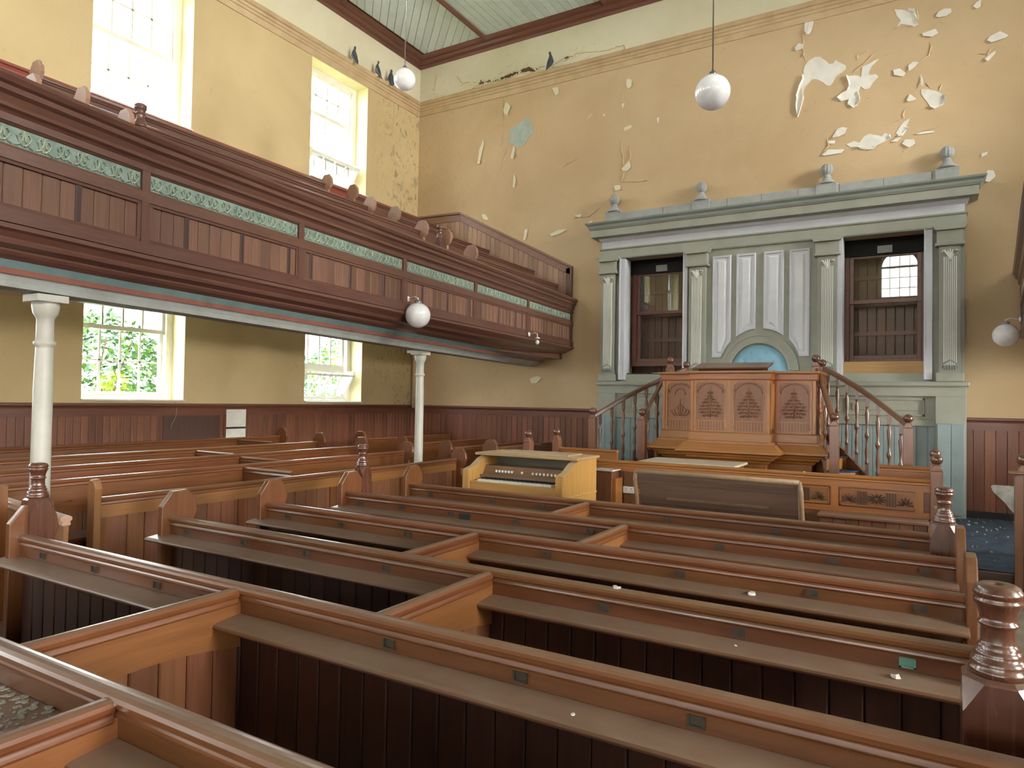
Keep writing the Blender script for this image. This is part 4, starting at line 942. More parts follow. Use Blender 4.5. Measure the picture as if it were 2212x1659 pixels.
# gallery pews: rows on the steps
def gal_row(x, y0, y1, top, z0, label, near, far, newel_near=False):
    t = thing('gallery_pew', (x, (y0+y1)/2, z0), label, 'pew', 'pews up in the left gallery')
    MB().prism([(x+a, top+z) for (a, z) in rail_cap()], 'y', y0, y1).build('cap_rail', gw('y'), t, bevel=.003)
    B(x-.015, x+.015, y0, y1, top-.24, top-.06).build('back_rail', gw('y'), t)
    boards(t, (x-.008, y0), (x-.008, y1), z0+.02, top-.23, .14, .016, gboard())
    for e, y in ((near, y0), (far, y1)):
        if e: end_panel(t, x, y, top-.02, 'x', 1, z0=z0, mat=wood('gallery_end', (.40, .23, .16), (.27, .14, .09), 'z', .4, .5, .1, (.6, .5, .45)), scale=.95)
    return t
GR = []
for i, (x, z, zs) in enumerate([(-6.5, 2.53, 1.65), (-7.55, 3.03, 2.12), (-8.5, 3.53, 2.6)]):
    nm = ['front', 'middle', 'rear'][i]
    g1 = gal_row(x, 3.66 if i == 0 else 3.8, 8.15, R(z), R(zs), nm+' pew of the long gallery block, left of the gallery aisle', True, True)
    g2 = gal_row(x, 8.75, 11.7, R(z), R(zs), nm+' pew of the far gallery block near the corner', True, False)
    GR += [g1, g2]
    if i == 0: gal_row(x, .8, 2.87, R(z), R(zs), 'front pew of the near gallery block at the left picture edge', False, True)
gal_row(-5.98, 8.7, 11.7, R(2.22), R(1.35), 'lowest gallery pew close behind the gallery front near the end wall', True, False)
newel(GR[0], -6.48, 3.82, R(2.79), .12, .95, gw('z'), R(1.65)); newel(GR[1], -6.5, 8.66, R(2.72), .12, .9, gw('z'), R(1.65))

# ------------------------------------------------------------------ painted screen behind the pulpit
scr = thing('pulpit_screen', (CX, 11.6, 0), 'sage green and lilac painted classical screen on the end wall behind the pulpit', 'screen')
SY = 11.62                      # face of the screen ground
def sb(x0, x1, y0, y1, z0, z1, name, mat, parent=scr, bevel=.004): return B(x0, x1, y0, y1, R(z0), R(z1)).build(name, mat, parent, bevel=bevel, seg=1)
# ground of the upper stage: centre field, spandrels round openings
sb(-3.42, -1.08, SY, YF, .40, 2.60, 'centre_field', M['sage'])
for (a, b) in ((-5.02, -4.62), (.12, .52)): sb(a, b, SY, YF, .40, 2.60, 'side_field', M['sage'])
for (a, b) in ((-4.66, -3.38), (-1.12, .16)): sb(a, b, SY+.02, YF, .36, .50, 'opening_sill', M['sage'])
# lower stage
sb(-5.04, .54, SY-.06, YF, .16, .36, 'dado_rail', M['sage']); sb(-5.08, .58, SY-.12, YF, .30, .37, 'dado_cornice', M['sage'], bevel=.015)
sb(-5.0, .50, SY-.01, YF, -.18, .16, 'panel_band', M['sage']); sb(-5.02, .52, SY-.03, YF, -.27, -.18, 'band_rail', M['sage'])
sb(-5.0, .50, SY+.01, YF, -1.55, -.27, 'plinth_ground', M['sage_d'])
boards(scr, (-5.0, SY+.012), (.50, SY+.012), R(-1.55), R(-.28), .14, .014, M['greenblue'])
for (a, b) in ((-4.45, -3.6), (-.98, .04)):
    for (z0, z1, t_) in ((-.13, .13, .018), ):
        m_ = MB()
        m_.box(a, b, SY-.03, SY-.008, R(z1)-.03, R(z1)).box(a, b, SY-.03, SY-.008, R(z0), R(z0)+.03).box(a, a+.03, SY-.03, SY-.008, R(z0), R(z1)).box(b-.03, b, SY-.03, SY-.008, R(z0), R(z1))
        m_.box(a+.08, b-.08, SY-.022, SY-.008, R(z0)+.08, R(z1)-.08); m_.build('raised_panel', M['sage'], scr, bevel=.004, seg=1)
for (a, b) in ((-5.04, -4.7), (.17, .54)): sb(a, b, SY-.10, YF, -1.55, .16, 'pedestal', M['sage']); 
for (a, b) in ((-5.02, -4.72), (.19, .52)): 
    sb(a, b, SY-.118, SY-.10, -.85, -.22, 'pedestal_panel', M['greenblue']); boards(scr, (a, SY-.118), (b, SY-.118), R(-1.5), R(-.24), .15, .008, M['greenblue'])
# pilasters
def pilaster(xa, xb, fa, fb):
    p = sb(xa+.03, xb-.03, SY-.10, SY, .37, 2.30, 'pilaster', M['sage'])
    MB().box(xa, xb, SY-.13, SY, R(2.34), R(2.52)).build('capital_block', M['sage'], scr, bevel=.004, seg=1)
    MB().prism([(xa-.05, R(2.60)), (xb+.05, R(2.60)), (xb+.05, R(2.58)), (xb+.02, R(2.53)), (xb, R(2.52)), (xa, R(2.52)), (xa-.02, R(2.53)), (xa-.05, R(2.58))], 'y', SY-.18, SY).build('capital_cornice', M['sage'], scr)
    sb(xa-.02, xb+.02, SY-.145, SY, 2.30, 2.345, 'necking', M['sage'], bevel=.01)
    sb(xa-.01, xb+.01, SY-.125, SY, .37, .50, 'pilaster_base', M['sage'], bevel=.01)
    g = B(fa, fb, SY-.108, SY-.10, R(.53), R(2.26)).build('fluted_panel', M['sage'], scr)
    n = 7; w = (fb-fa)/n
    mb = MB()
    for k in range(n):
        c = fa+(k+.5)*w; mb.prism([(c-w*.33, SY-.107), (c-w*.24, SY-.124), (c+w*.24, SY-.124), (c+w*.33, SY-.107)], 'z', R(.60), R(2.14))
    mb.build('fluting', M['flute'], g)
    c = (fa+fb)/2; sc_ = MB()
    for s in (-1, 1):
        sc_.tube([(c+s*.01, SY-.115, R(2.10)), (c+s*.03, SY-.122, R(2.17)), (c+s*.07, SY-.122, R(2.23)), (c+s*.10, SY-.12, R(2.22)), (c+s*.095, SY-.12, R(2.185)), (c+s*.075, SY-.12, R(2.19))], [.012, .015, .014, .012, .010, .006], 6)
        sc_.tube([(c+s*.005, SY-.115, R(2.12)), (c+s*.02, SY-.125, R(2.18)), (c+s*.03, SY-.12, R(2.24))], [.008, .013, .005], 6)
    sc_.tube([(c, SY-.12, R(2.08)), (c, SY-.126, R(2.14)), (c, SY-.12, R(2.25))], [.006, .016, .006], 6)
    sc_.build('capital_scroll', M['flute'], scr)
    f = MB()
    for k in range(5):
        f.tube([(c+(k-2)*.032, SY-.112, R(.54)), (c+(k-2)*.032, SY-.12, R(.585)), (c+(k-2)*.03, SY-.112, R(.63-.012*abs(k-2)))], [.012, .013, .005], 6)
    f.tube([(c-.09, SY-.115, R(.56)), (c-.075, SY-.12, R(.63)), (c, SY-.12, R(.675)), (c+.075, SY-.12, R(.63)), (c+.09, SY-.115, R(.56))], .010, 6)
    f.build('base_fan', M['sage_d'], scr)
for a, b, fa, fb in ((-5.02, -4.70, -4.94, -4.77), (-3.42, -3.08, -3.34, -3.17), (-1.42, -1.08, -1.33, -1.16), (.18, .50, .26, .43)): pilaster(a, b, fa, fb)
# lilac jambs lining the two openings
for (a, b) in ((-4.64, -4.545), (-3.485, -3.42), (-1.10, -1.035), (.035, .13)): MB().box(a, b, SY-.085, YF+.02, R(.40), R(2.56)).box(a-.01, a+.012, SY-.10, SY, R(.40), R(2.57)).build('lilac_jamb', M['lilac'], scr, bevel=.004, seg=1)
# entablature
def ent(pts, name, mat):
    """pts (u forward of SY, z); wraps the screen with returned ends"""
    MB().sweep([(u, R(z)) for (u, z) in pts], [(.50, YF, 0), (.50, SY, 0), (-5.0, SY, 0), (-5.0, YF, 0)], caps=True).build(name, mat, scr)
ent([(-.1, 2.58), (.03, 2.58), (.04, 2.60), (.04, 2.74), (.06, 2.76), (.06, 2.78), (-.1, 2.78)], 'architrave', M['sage'])
ent([(-.1, 2.78), (.02, 2.78), (.02, 2.90), (.05, 2.92), (.08, 2.97), (-.1, 2.97)], 'frieze', M['lilac'])
ent([(-.1, 2.96), (.10, 2.96), (.18, 2.975), (.18, 3.10), (.20, 3.11), (.20, 3.12), (-.1, 3.12)], 'corona', M['sage'])
ent([(-.1, 3.115), (.20, 3.115), (.215, 3.135), (.225, 3.17), (.26, 3.20), (.27, 3.225), (-.1, 3.235)], 'cymatium', M['sage_d'])
sb(-5.2, .68, SY-.2, YF, 3.225, 3.24, 'dusty_top', M['bare'], bevel=0)
# attic blocking course with ball finials
at = [-4.98, -4.62, -3.9, -3.3, -2.8, -2.25, -1.7, -1.1, -.5, .12, .46]
for a, b in zip(at, at[1:]): sb(a+.003, b-.003, SY+.02, YF, 3.235, 3.43, 'attic_block', M['attic'], bevel=.004)
for x in (-4.83, -3.24, -1.28, .31):
    sb(x-.15, x+.15, SY+.0, YF, 3.235, 3.46, 'finial_pedestal', M['attic'])
    f = MB().lathe([(.13, 0), (.125, .02), (.085, .05), (.07, .08), (.055, .10), (.06, .115), (.045, .13), (.045, .145)], x, 11.70, R(3.46), 20); f.build('finial_neck', M['attic'], scr)
    bl = MB(); NS = 24
    for i in range(13):
        for k in range(NS):
            r = .092*sin(pi*i/12)*(1+.045*(1 if k % 2 else -1)); bl.v.append((x+r*cos(2*pi*k/NS), 11.70+r*sin(2*pi*k/NS), R(3.69)-.095*cos(pi*i/12)))
    for i in range(12):
        for k in range(NS): bl.f.append([i*NS+k, i*NS+(k+1) % NS, (i+1)*NS+(k+1) % NS, (i+1)*NS+k]); bl.m.append(0); bl.sm.append(False)
    bl.build('ball_finial', M['attic'], scr)
# centre panels and the blue padded arch
ACX, ACZ, AR = -2.255, .60, .62
def arch_cut(xa, xb, za, zb):
    """panel outline whose lower inner part follows the arch moulding"""
    pts = [(xa, zb), (xb, zb)]
    def low(x):
        d = abs(x-ACX); 
        return max(za, ACZ+math.sqrt(max(0, AR*AR-d*d)) if d < AR else za)
    n = 10
    for k in range(n+1):
        x = xb+(xa-xb)*k/n; pts.append((x, low(x)))
    return pts
def inset(pts, e):
    cx = (min(p[0] for p in pts)+max(p[0] for p in pts))/2; w = max(p[0] for p in pts)-cx; top = max(p[1] for p in pts)
    return [(cx+(x-cx)*(1-e/w), z-e if z > top-1e-4 else z+e*1.1) for (x, z) in pts]
for (a, b, zlow) in ((-3.02, -2.71, .76), (-2.63, -2.32, .76), (-2.20, -1.89, .76), (-1.81, -1.50, .76)):
    o = [(x, R(z)) for (x, z) in arch_cut(a, b, zlow, 2.47)]; i1 = [(x, z) for (x, z) in inset(o, .035)]; i2 = inset(o, .075)
    n = len(o); vs = [(x, SY-.004, z) for x, z in o]+[(x, SY-.030, z) for x, z in inset(o, .012)]+[(x, SY-.028, z) for x, z in i1]+[(x, SY-.006, z) for x, z in i1]
    fs = []
    for q in range(3):
        for k in range(n): fs.append((q*n+k, q*n+(k+1) % n, (q+1)*n+(k+1) % n, (q+1)*n+k))
    p = MB().add(vs, fs, False).build('panel_frame', M['lilac'], scr)
    vs = [(x, SY-.004, z) for x, z in i1]+[(x, SY-.007, z) for x, z in i2]+[(x, SY-.026, z) for x, z in inset(o, .105)]
    fs = []
    for q in range(2):
        for k in range(n): fs.append((q*n+k, q*n+(k+1) % n, (q+1)*n+(k+1) % n, (q+1)*n+k))
    fs.append(tuple(2*n+k for k in range(n))); MB().add(vs, fs, False).build('panel_field', M['pale_blue'], scr)
mb = MB(); n = 24
for (r0, r1, d) in ((.44, .60, .04), (.44, .48, .065), (.56, .60, .055)):
    for k in range(n):
        a0, a1 = pi*k/n, pi*(k+1)/n
        mb.prism([(ACX+r0*cos(a0), R(.55)+r0*sin(a0)), (ACX+r1*cos(a0), R(.55)+r1*sin(a0)), (ACX+r1*cos(a1), R(.55)+r1*sin(a1)), (ACX+r0*cos(a1), R(.55)+r0*sin(a1))], 'y', SY-d, SY)
mb.build('arch_moulding', M['sage'], scr)
cu = MB(); NR, NA = 10, 28; btn = [(-.22, .18), (0, .16), (.22, .18), (-.12, .32), (.12, .32)]
for i in range(NR+1):
    for k in range(NA+1):
        r = .44*i/NR; a = pi*k/NA; x, z = r*cos(a), r*sin(a)
        h = .05*(1-(i/NR)**4)
        for bx, bz in btn: h -= .035*math.exp(-((x-bx)**2+(z-bz)**2)/.0012)
        cu.v.append((ACX+x, SY-.01-h, R(.52)+z))
for i in range(NR):
    for k in range(NA): cu.f.append([i*(NA+1)+k, i*(NA+1)+k+1, (i+1)*(NA+1)+k+1, (i+1)*(NA+1)+k]); cu.m.append(0); cu.sm.append(True)
cu.build('padded_back', M['tuft'], scr)
bt = MB()
for bx, bz in btn: bt.ball((ACX+bx, SY-.03, R(.52)+bz), .012, 8, 6)
bt.build('button', M['tuft'], scr)
sb(-2.95, -1.55, SY-.45, SY, .40, .44, 'pulpit_seat_back_shelf', M['pale_blue'])
# sash windows standing inside the two openings, boarding behind
for k, (a, b) in enumerate(((-4.60, -3.42), (-1.08, .10))):
    nm = ('left', 'right')[k]; Y1 = 12.0
    t = thing('internal_sash', ((a+b)/2, Y1, R(.5)), 'varnished sash window set in the %s opening of the screen' % nm, 'window')
    m_ = MB(); m_.box(a+.02, a+.10, Y1, Y1+.12, R(.66), R(2.36)).box(b-.10, b-.02, Y1, Y1+.12, R(.66), R(2.36)).box(a+.1, b-.1, Y1, Y1+.12, R(.66), R(.74)); m_.build('frame', M['chamber_x'], t, bevel=.005, seg=1)
    B(a-.02, b+.02, Y1-.02, Y1+.14, R(2.34), R(2.62)).build('black_head', M['black'], t)  # plain black board over the sash head
    zt, zm, zb = R(2.36), R(1.62), R(.74)
    for (z0, z1, yo, g) in ((zm-.02, zt, .02, True), (zb, zm+.04, .07, False)):
        s = MB().box(a+.10, a+.16, Y1+yo, Y1+yo+.04, z0, z1).box(b-.16, b-.10, Y1+yo, Y1+yo+.04, z0, z1).box(a+.16, b-.16, Y1+yo, Y1+yo+.04, z0, z0+.06).box(a+.16, b-.16, Y1+yo, Y1+yo+.04, z1-.05, z1).build('sash', M['chamber_x'], t, bevel=.004, seg=1)
        if g: MB().add([(a+.15, Y1+yo+.02, z0+.05), (b-.15, Y1+yo+.02, z0+.05), (b-.15, Y1+yo+.02, z1-.04), (a+.15, Y1+yo+.02, z1-.04)], [(0, 1, 2, 3)]).build('pane', M['glass2'], s)
        else: MB().add([(a+.15, Y1+yo+.02, z0+.05), (b-.15, Y1+yo+.02, z0+.05), (b-.15, Y1+yo+.02, z1-.04), (a+.15, Y1+yo+.02, z1-.04)], [(0, 1, 2, 3)]).build('pane', M['glass'], s)
    B(a-.1, b+.1, Y1+.40, Y1+.44, R(.5), R(2.7)).build('backing', M['chamber'], t)
    boards(t, (a-.06, Y1+.40), (b+.06, Y1+.40), R(.52), R(2.6), .13, .015, M['chamber'])
    for z in (1.16, 1.62, 2.05): B(a-.06, b+.06, Y1+.36, Y1+.385, R(z)-.03, R(z)+.03).build('cross_rail', M['chamber_x'], t)
    if k: 
        B(a+.0, b+.0, SY+.10, SY+.16, R(.50), R(.68)).build('new_pine_sill', M['rawpine'], t, bevel=.003)
    else:
        B(a, b, SY+.06, 12.0, R(.49), R(.52)).build('dark_sill', M['near_black'], t)
        q = MB(); q.prism([(-4.1, 11.75), (-3.9, 11.70), (-3.6, 11.72), (-3.44, 11.8), (-3.6, 11.86), (-3.9, 11.83)], 'z', R(.52), R(.53)); q.build('torn_paper', M['flake'], t)
    B((a+b)/2-.10, (a+b)/2+.10, Y1-.07, Y1-.02, R(2.36), R(2.47)).build('grey_junction_box', M['beam'], t)

# ------------------------------------------------------------------ pulpit
P = thing('pulpit', (CX, 10.3, .15), 'carved honey-brown pine pulpit with projecting centre bay and twin stairs', 'pulpit')
XA, XB, XC, XD = -3.30, -2.79, -1.73, -1.20      # outer left, centre left, centre right, outer right
YC, YO, YBK = 9.62, 9.92, 11.05
plan = [(XD, YBK), (XD, YO), (XC, YO), (XC, YC), (XB, YC), (XB, YO), (XA, YO), (XA, YBK)]   # travel right->left: the outside is on the left
def psw(prof, name, mat=None, bev=0): return MB().sweep([(u, R(z)) for (u, z) in prof], [(x, y, 0) for x, y in plan]).build(name, mat or pul('x'), P, bevel=bev)
psw([(-.05, .415), (.03, .415), (.05, .43), (.05, .455), (-.05, .46)], 'coping')
psw([(-.06, -.50), (-.02, -.50), (-.02, .42), (-.06, .42)], 'wall_panelling', pul('z'))
psw([(-.03, .33), (.0, .33), (.012, .345), (.012, .415), (-.03, .415)], 'top_rail')
psw([(-.03, -.50), (.012, -.50), (.012, -.40), (0, -.385), (-.03, -.385)], 'bottom_rail')
psw([(-.05, -.50), (.03, -.50), (.05, -.515), (.05, -.53), (.07, -.535), (.16, -.625), (.165, -.64), (.165, -.655), (.14, -.665), (.10, -.68), (.09, -.70), (.05, -.71), (.04, -.74), (.0, -.76), (-.02, -.79), (-.05, -.80)], 'base_moulding')
def psw2(prof, name): return MB().sweep([(u, R(z)) for (u, z) in prof], [(x, y, 0) for x, y in plan]).build(name, pul('z'), P)
psw2([(-.14, -1.55), (-.09, -1.55), (-.05, -.80), (-.10, -.80)], 'lower_casing')
psw2([(-.12, -1.55), (-.06, -1.55), (-.07, -1.45), (-.12, -1.44)], 'plinth')
MB().prism([(XA, YO), (XB, YO), (XB, YC), (XC, YC), (XC, YO), (XD, YO), (XD, YBK), (XA, YBK)], 'z', R(-.55), R(-.50)).build('pulpit_floor', pul('x'), P)
def arch_pts(x0, x1, z0, z1, spring, n=12):
    c = (x0+x1)/2; h = (x1-x0)/2
    return [(x0, z0), (x1, z0)] + [(c+h*cos(pi*k/n), spring+(z1-spring)*sin(pi*k/n)) for k in range(n+1)]
def face_bay(x0, x1, y, carved):
    """one arched, carved panel on the pulpit front between x0 and x1; the face looks to -Y"""
    z0, z1 = R(-.385), R(.33); sp = z1-.075
    a, b = x0+.035, x1-.035
    m_ = MB()
    top = arch_pts(a, b, 0, z1-.02, sp)[2:]
    for k in range(len(top)-1):
        (xa, za), (xb, zb) = top[k], top[k+1]; m_.prism([(xa, za), (xa, z1), (xb, z1), (xb, zb)], 'y', y-.012, y)
    m_.box(x0, a, y-.012, y, z0, z1).box(b, x1, y-.012, y, z0, z1)
    fr = m_.build('panel_frame', pul('z'), P)
    MB().prism([(p, q) for p, q in arch_pts(a+.004, b-.004, z0+.01, z1-.03, sp-.01)], 'y', y-.001, y+.016).build('arched_panel', wood('carved_pine', (.30, .12, .043), (.15, .055, .02), 'z', .42, .3, .05), P)
    for xx in (a-.006, b+.006): MB().lathe([(.007, 0), (.011, .02), (.008, .04), (.008, .50), (.011, .52), (.007, .54)], xx, y-.014, z0+.05, 8).build('colonnette', pul('z'), P)
    # arcade strip
    ar = MB(); n = max(5, int((b-a)/.038)); w = (b-a)/n
    ar.box(a, b, y-.010, y, z0+.145, z0+.16).box(a, b, y-.010, y, z0+.01, z0+.02)
    for k in range(n+1): ar.box(a+k*w-.007, a+k*w+.007, y-.009, y, z0+.02, z0+.145)
    ar.build('arcade_strip', pul('x'), P)
    # scalloped arch border
    c = (a+b)/2; cz = z0+.20; rl = MB(); hw = (b-a)/2-.015
    pts = []
    for k in range(27):
        t = pi*k/26; pts.append((c+hw*cos(t)*(1-.05*abs(sin(6.5*t))), y-.006, sp-.10+(z1-sp+.06)*sin(t)*(1-.06*abs(sin(6.5*t)))))
    rl.tube(pts, .007, 5)
    if carved:
        H_ = .36
        for s in (-1, 1):
            for lv, wf in enumerate((.74, .95, 1.0, .93, .76, .52, .32, .14)):
                zz = cz+H_*lv/8; wv = hw*.9*wf; nq = max(1, int(wv/.034))
                for q in range(nq):
                    bx = c+s*(.014+q*.036); r = .019*(1 if (q+lv) % 2 else .8); f = 1 if (q+lv) % 2 else -1
                    cl = [(bx+s*f*r*cos(th)*(1-th/8), y-.009, zz+.02+r*sin(th)*(1-th/8)) for th in [pi*1.6*j/6-.8 for j in range(7)]]
                    rl.tube(cl, [.004, .007, .008, .007, .006, .005, .003], 5)
                rl.tube([(c+s*(wv+.004), y-.006, zz+.03), (c+s*(wv-.015), y-.010, zz+.012), (c+s*(wv-.035), y-.006, zz+.01)], [.002, .006, .003], 5)
        rl.tube([(c, y-.004, cz), (c, y-.014, cz+H_*.5), (c, y-.006, cz+H_+.05)], [.008, .010, .002], 6)
    else:
        for s in (-1, 1):
            for (dx, hh) in ((.03, .17), (.075, .12), (.12, .10)):
                if dx < hw: rl.tube([(c+s*dx*.6, y-.005, cz), (c+s*dx, y-.010, cz+hh*.4), (c+s*(dx+.012), y-.010, cz+hh*.75), (c+s*(dx-.012), y-.005, cz+hh)], [.006, .008, .007, .003], 6)
        rl.tube([(c, y-.005, cz), (c, y-.012, cz+.14), (c, y-.004, cz+.26)], [.006, .009, .002], 6)
        rl.tube([(c+.075*cos(t), y-.006, z1-.20+.085*sin(t)) for t in [pi*(.0+k/10) for k in range(11)]], .006, 5)
    rl.build('carving', wood('carved_pine', (.30, .12, .043), (.15, .055, .02), 'z', .42, .3, .05), P)
mid = (XB+XC)/2
face_bay(XB+.045, mid-.03, YC+.02, True); face_bay(mid+.03, XC-.045, YC+.02, True)
B(mid-.03, mid+.03, YC+.006, YC+.02, R(-.385), R(.33)).build('muntin', pul('z'), P, bevel=.003, seg=1)
face_bay(XA+.05, XB-.02, YO+.02, False); face_bay(XC+.03, XD-.05, YO+.02, True)
for (x, y) in ((XB+.022, YC+.012), (XC-.022, YC+.012), (XA+.025, YO+.012), (XD-.025, YO+.012)): B(x-.022, x+.022, y-.012, y+.02, R(-.385), R(.33)).build('corner_stile', pul('z'), P, bevel=.006)
for x in (XB+.002, XC-.002):  # return cheeks of the projecting bay
    B(x-.012, x+.012, YC+.05, YO, R(-.33), R(.28)).build('cheek_panel', pul('z'), P)
# reading desk on the coping
dk = thing('reading_desk', (mid, YC+.25, R(.46)), 'sloping brown reading desk on top of the pulpit centre', 'desk')
MB().prism([(YC+.0, R(.475)), (YC+.42, R(.565)), (YC+.42, R(.59)), (YC-.01, R(.50))], 'x', XB+.03, XC-.03).build('desk_top', wood('desk_wood', (.22, .08, .045), (.12, .04, .025), 'x', .35, .6, .05), dk, bevel=.004)
MB().prism([(YC+.03, R(.46)), (YC+.40, R(.46)), (YC+.40, R(.56)), (YC+.03, R(.48))], 'x', XB+.10, XC-.10).build('desk_box', M['near_black'], dk)
# ball-topped posts at the pulpit corners
def ball_post(parent, x, y, z0, z1, w=.105, name='post', r=.056, mat=None):
    mat = mat or wood('post_wood', (.26, .11, .055), (.15, .055, .03), 'z', .28, .4, .08, coat=.6); h = w/2
    pt_ = bpy.data.objects
    MB().box(x-h, x+h, y-h, y+h, z0, z1-.17).prism([(x-h, z1-.17), (x+h, z1-.17), (x+h*.45, z1-.11), (x-h*.45, z1-.11)], 'y', y-h*.9, y+h*.9).build(name, mat, parent, bevel=.005)
    MB().lathe([(.040, 0), (.036, .01), (.022, .02), (.022, .03), (.034, .036)], x, y, z1-.125, 16).ball((x, y, z1-r), r, 20, 12).build('ball_top', wood('ball_wood', (.15, .055, .03), (.09, .03, .018), 'z', .2, .3, .08, coat=.9), parent)
FZ = R(.70)
F1, F2, F3, F4 = (-3.27, 10.2), (-3.26, 11.0), (-1.24, 10.2), (-1.25, 11.0)
for (x, y) in (F1, F2, F3, F4): ball_post(P, x, y, R(-.5), FZ if y < 10.5 else FZ-.02)
# stairs: left and right flights
def stair(sg, lab):
    X = lambda x: x if sg < 0 else 2*CX-x        # designed on the left, mirrored for the right
    t = thing('pulpit_stair', (X(-3.9), 10.2, .15), lab, 'stairs', 'twin pulpit stairs')
    Pf, Pb = Vector((X(-3.54), 9.76)), Vector((X(-4.36), 9.82)); Tf, Tb = Vector((X(F1[0]), F1[1])), Vector((X(F2[0]), F2[1]))
    for q, zt in ((Pf, R(-.085)), (Pb, R(-.085))): ball_post(t, q.x, q.y, .15, zt, .11)
    z0, z1 = .15, R(-.52); n = 6
    for k in range(n):
        a, b = k/n, (k+1)/n; zt = z0+(z1-z0)*(k+1)/n
        A, Bp, C, D = Pf.lerp(Tf, a), Pb.lerp(Tb, a), Pb.lerp(Tb, b), Pf.lerp(Tf, b)
        MB().prism([tuple(A), tuple(Bp), tuple(C), tuple(D)], 'z', .15, zt-.02).build('step', pul('x'), t)
        MB().prism([tuple(A.lerp(Bp, .06)+(A-D)*.1), tuple(A.lerp(Bp, .94)+(Bp-C)*.1), tuple(D.lerp(C, .94)), tuple(D.lerp(C, .06))], 'z', zt-.02, zt).build('carpet_tread', M['carpet'], t, bevel=.006)
    for (Q, T, nb, zt) in ((Pf, Tf, 3, .56), (Pb, Tb, 8, .56)):
        def rz(s): return R(-.22)+(R(zt)-R(-.22))*s + (.05*sin(pi*s) if nb > 4 else 0)
        path = [(*Q.lerp(T, k/10), rz(k/10)) for k in range(11)]
        prof = [(-.035, -.03), (-.03, .015), (-.012, .03), (.012, .03), (.03, .015), (.035, -.03), (.015, -.045), (-.015, -.045)]
        MB().sweep(prof, path).build('handrail', wood('baluster_wood', (.19, .085, .045), (.10, .04, .022), 'y', .3, .6, .1, coat=.6), t)
        st = lambda s: .15+.02+(z1-z0)*s
        MB().sweep([(-.02, -.12), (.02, -.12), (.02, .18), (-.02, .18)], [(*Q.lerp(T, k/4), st(k/4)) for k in range(5)]).build('stringer', wood('stringer', (.20, .09, .045), (.1, .04, .02), 'x', .4, .4, .05), t)
        for k in range(nb):
            s = (k+.6)/(nb+.2); p = Q.lerp(T, s); zb, ze = st(s)+.17, rz(s)-.04; h = ze-zb
            MB().box(p.x-.02, p.x+.02, p.y-.02, p.y+.02, zb, zb+h*.13).box(p.x-.02, p.x+.02, p.y-.02, p.y+.02, ze-h*.13, ze).lathe([(.020, h*.13), (.024, h*.16), (.014, h*.19), (.026, h*.28), (.015, h*.40), (.014, h*.45), (.029, h*.485), (.029, h*.515), (.014, h*.55), (.016, h*.62), (.028, h*.78), (.014, h*.83), (.022, h*.87)], p.x, p.y, zb, 10).build('baluster', wood('baluster_wood', (.19, .085, .045), (.10, .04, .022), 'z', .3, .4, .1, coat=.6), t)
    return t
stair(-1, 'left pulpit stair with turned balusters and ball-topped posts')
stair(1, 'right pulpit stair with turned balusters and blue carpeted treads')

# ------------------------------------------------------------------ elders' enclosure in front of the pulpit
EN = thing('elders_enclosure', (CX, 8.3, .15), 'low pine enclosure with carved frieze in front of the pulpit', 'enclosure')
EY, ET = 8.30, R(-.742); EX0, EX1 = -4.65, .09
MB().prism([(EY+a, ET+z) for (a, z) in rail_cap(.045)], 'x', EX0, EX1).build('cap_rail', pul('x'), EN, bevel=.003)
B(EX0, EX1, EY, EY+.03, .15, ET-.06).build('back_board', pboard('x'), EN)
B(EX0, EX1, EY-.018, EY, ET-.13, ET-.06).build('top_rail', pul('x'), EN)
B(EX0, EX1, EY-.018, EY, ET-.40, ET-.34).build('mid_rail', pul('x'), EN)
boards(EN, (-3.25, EY), (-1.95, EY), .17, ET-.13, .14, .014, pboard())
def motif(mb, cx, cz, kind, s=.07):
    if kind == 'sun':
        for k in range(12):
            a = 2*pi*k/12; mb.tube([(cx+.015*cos(a), EY-.022, cz+.015*sin(a)), (cx+s*.6*cos(a)*1.3, EY-.030, cz+s*.6*sin(a)*.8), (cx+s*cos(a)*1.4, EY-.022, cz+s*sin(a)*.85)], [.004, .009, .003], 5)
    elif kind == 'fan':
        for k in range(7):
            a = pi*(k+.0)/6; mb.tube([(cx+.01*cos(a), EY-.022, cz-.045+.01*sin(a)), (cx+s*.7*cos(a), EY-.030, cz-.045+s*.7*sin(a)), (cx+s*1.1*cos(a), EY-.022, cz-.045+s*1.2*sin(a))], [.004, .009, .003], 5)
    else:
        for k in range(4): mb.box(cx-.045+k*.026, cx-.033+k*.026, EY-.030, EY-.02, cz-.07, cz+.07)
for (a, b, ms) in ((-.76, -.05, [('fan', .13), ('bar', .31), ('sun', .5), ('bar', .69), ('fan', .87)]), (-1.66, -.86, [('fan', .13), ('bar', .31), ('sun', .5), ('bar', .69), ('fan', .87)])):
    z1, z0 = ET-.145, ET-.325
    pn = MB().box(a, b, EY-.018, EY-.004, z0, z1).build('frieze_panel', wood('carved_pine', (.36, .15, .05), (.17, .065, .022), 'x', .42, .3, .05), EN)
    MB().box(a, b, EY-.026, EY-.016, z1-.012, z1).box(a, b, EY-.026, EY-.016, z0, z0+.012).box(a, a+.012, EY-.026, EY-.016, z0, z1).box(b-.012, b, EY-.026, EY-.016, z0, z1).build('frame', pul('x'), pn)
    c = MB()
    for (k, f_) in ms: motif(c, a+(b-a)*f_, (z0+z1)/2, k)
    c.build('carving', wood('incised_shade', (.10, .04, .018), (.05, .02, .01), 'x', .45, .2, .05), pn)  # raised motif; the shade of cut grooves put into its dark colour
for x in (-.81, -.02, -1.72): B(x-.04, x+.04, EY-.022, EY, ET-.34, ET-.13).build('stile', pul('z'), EN)
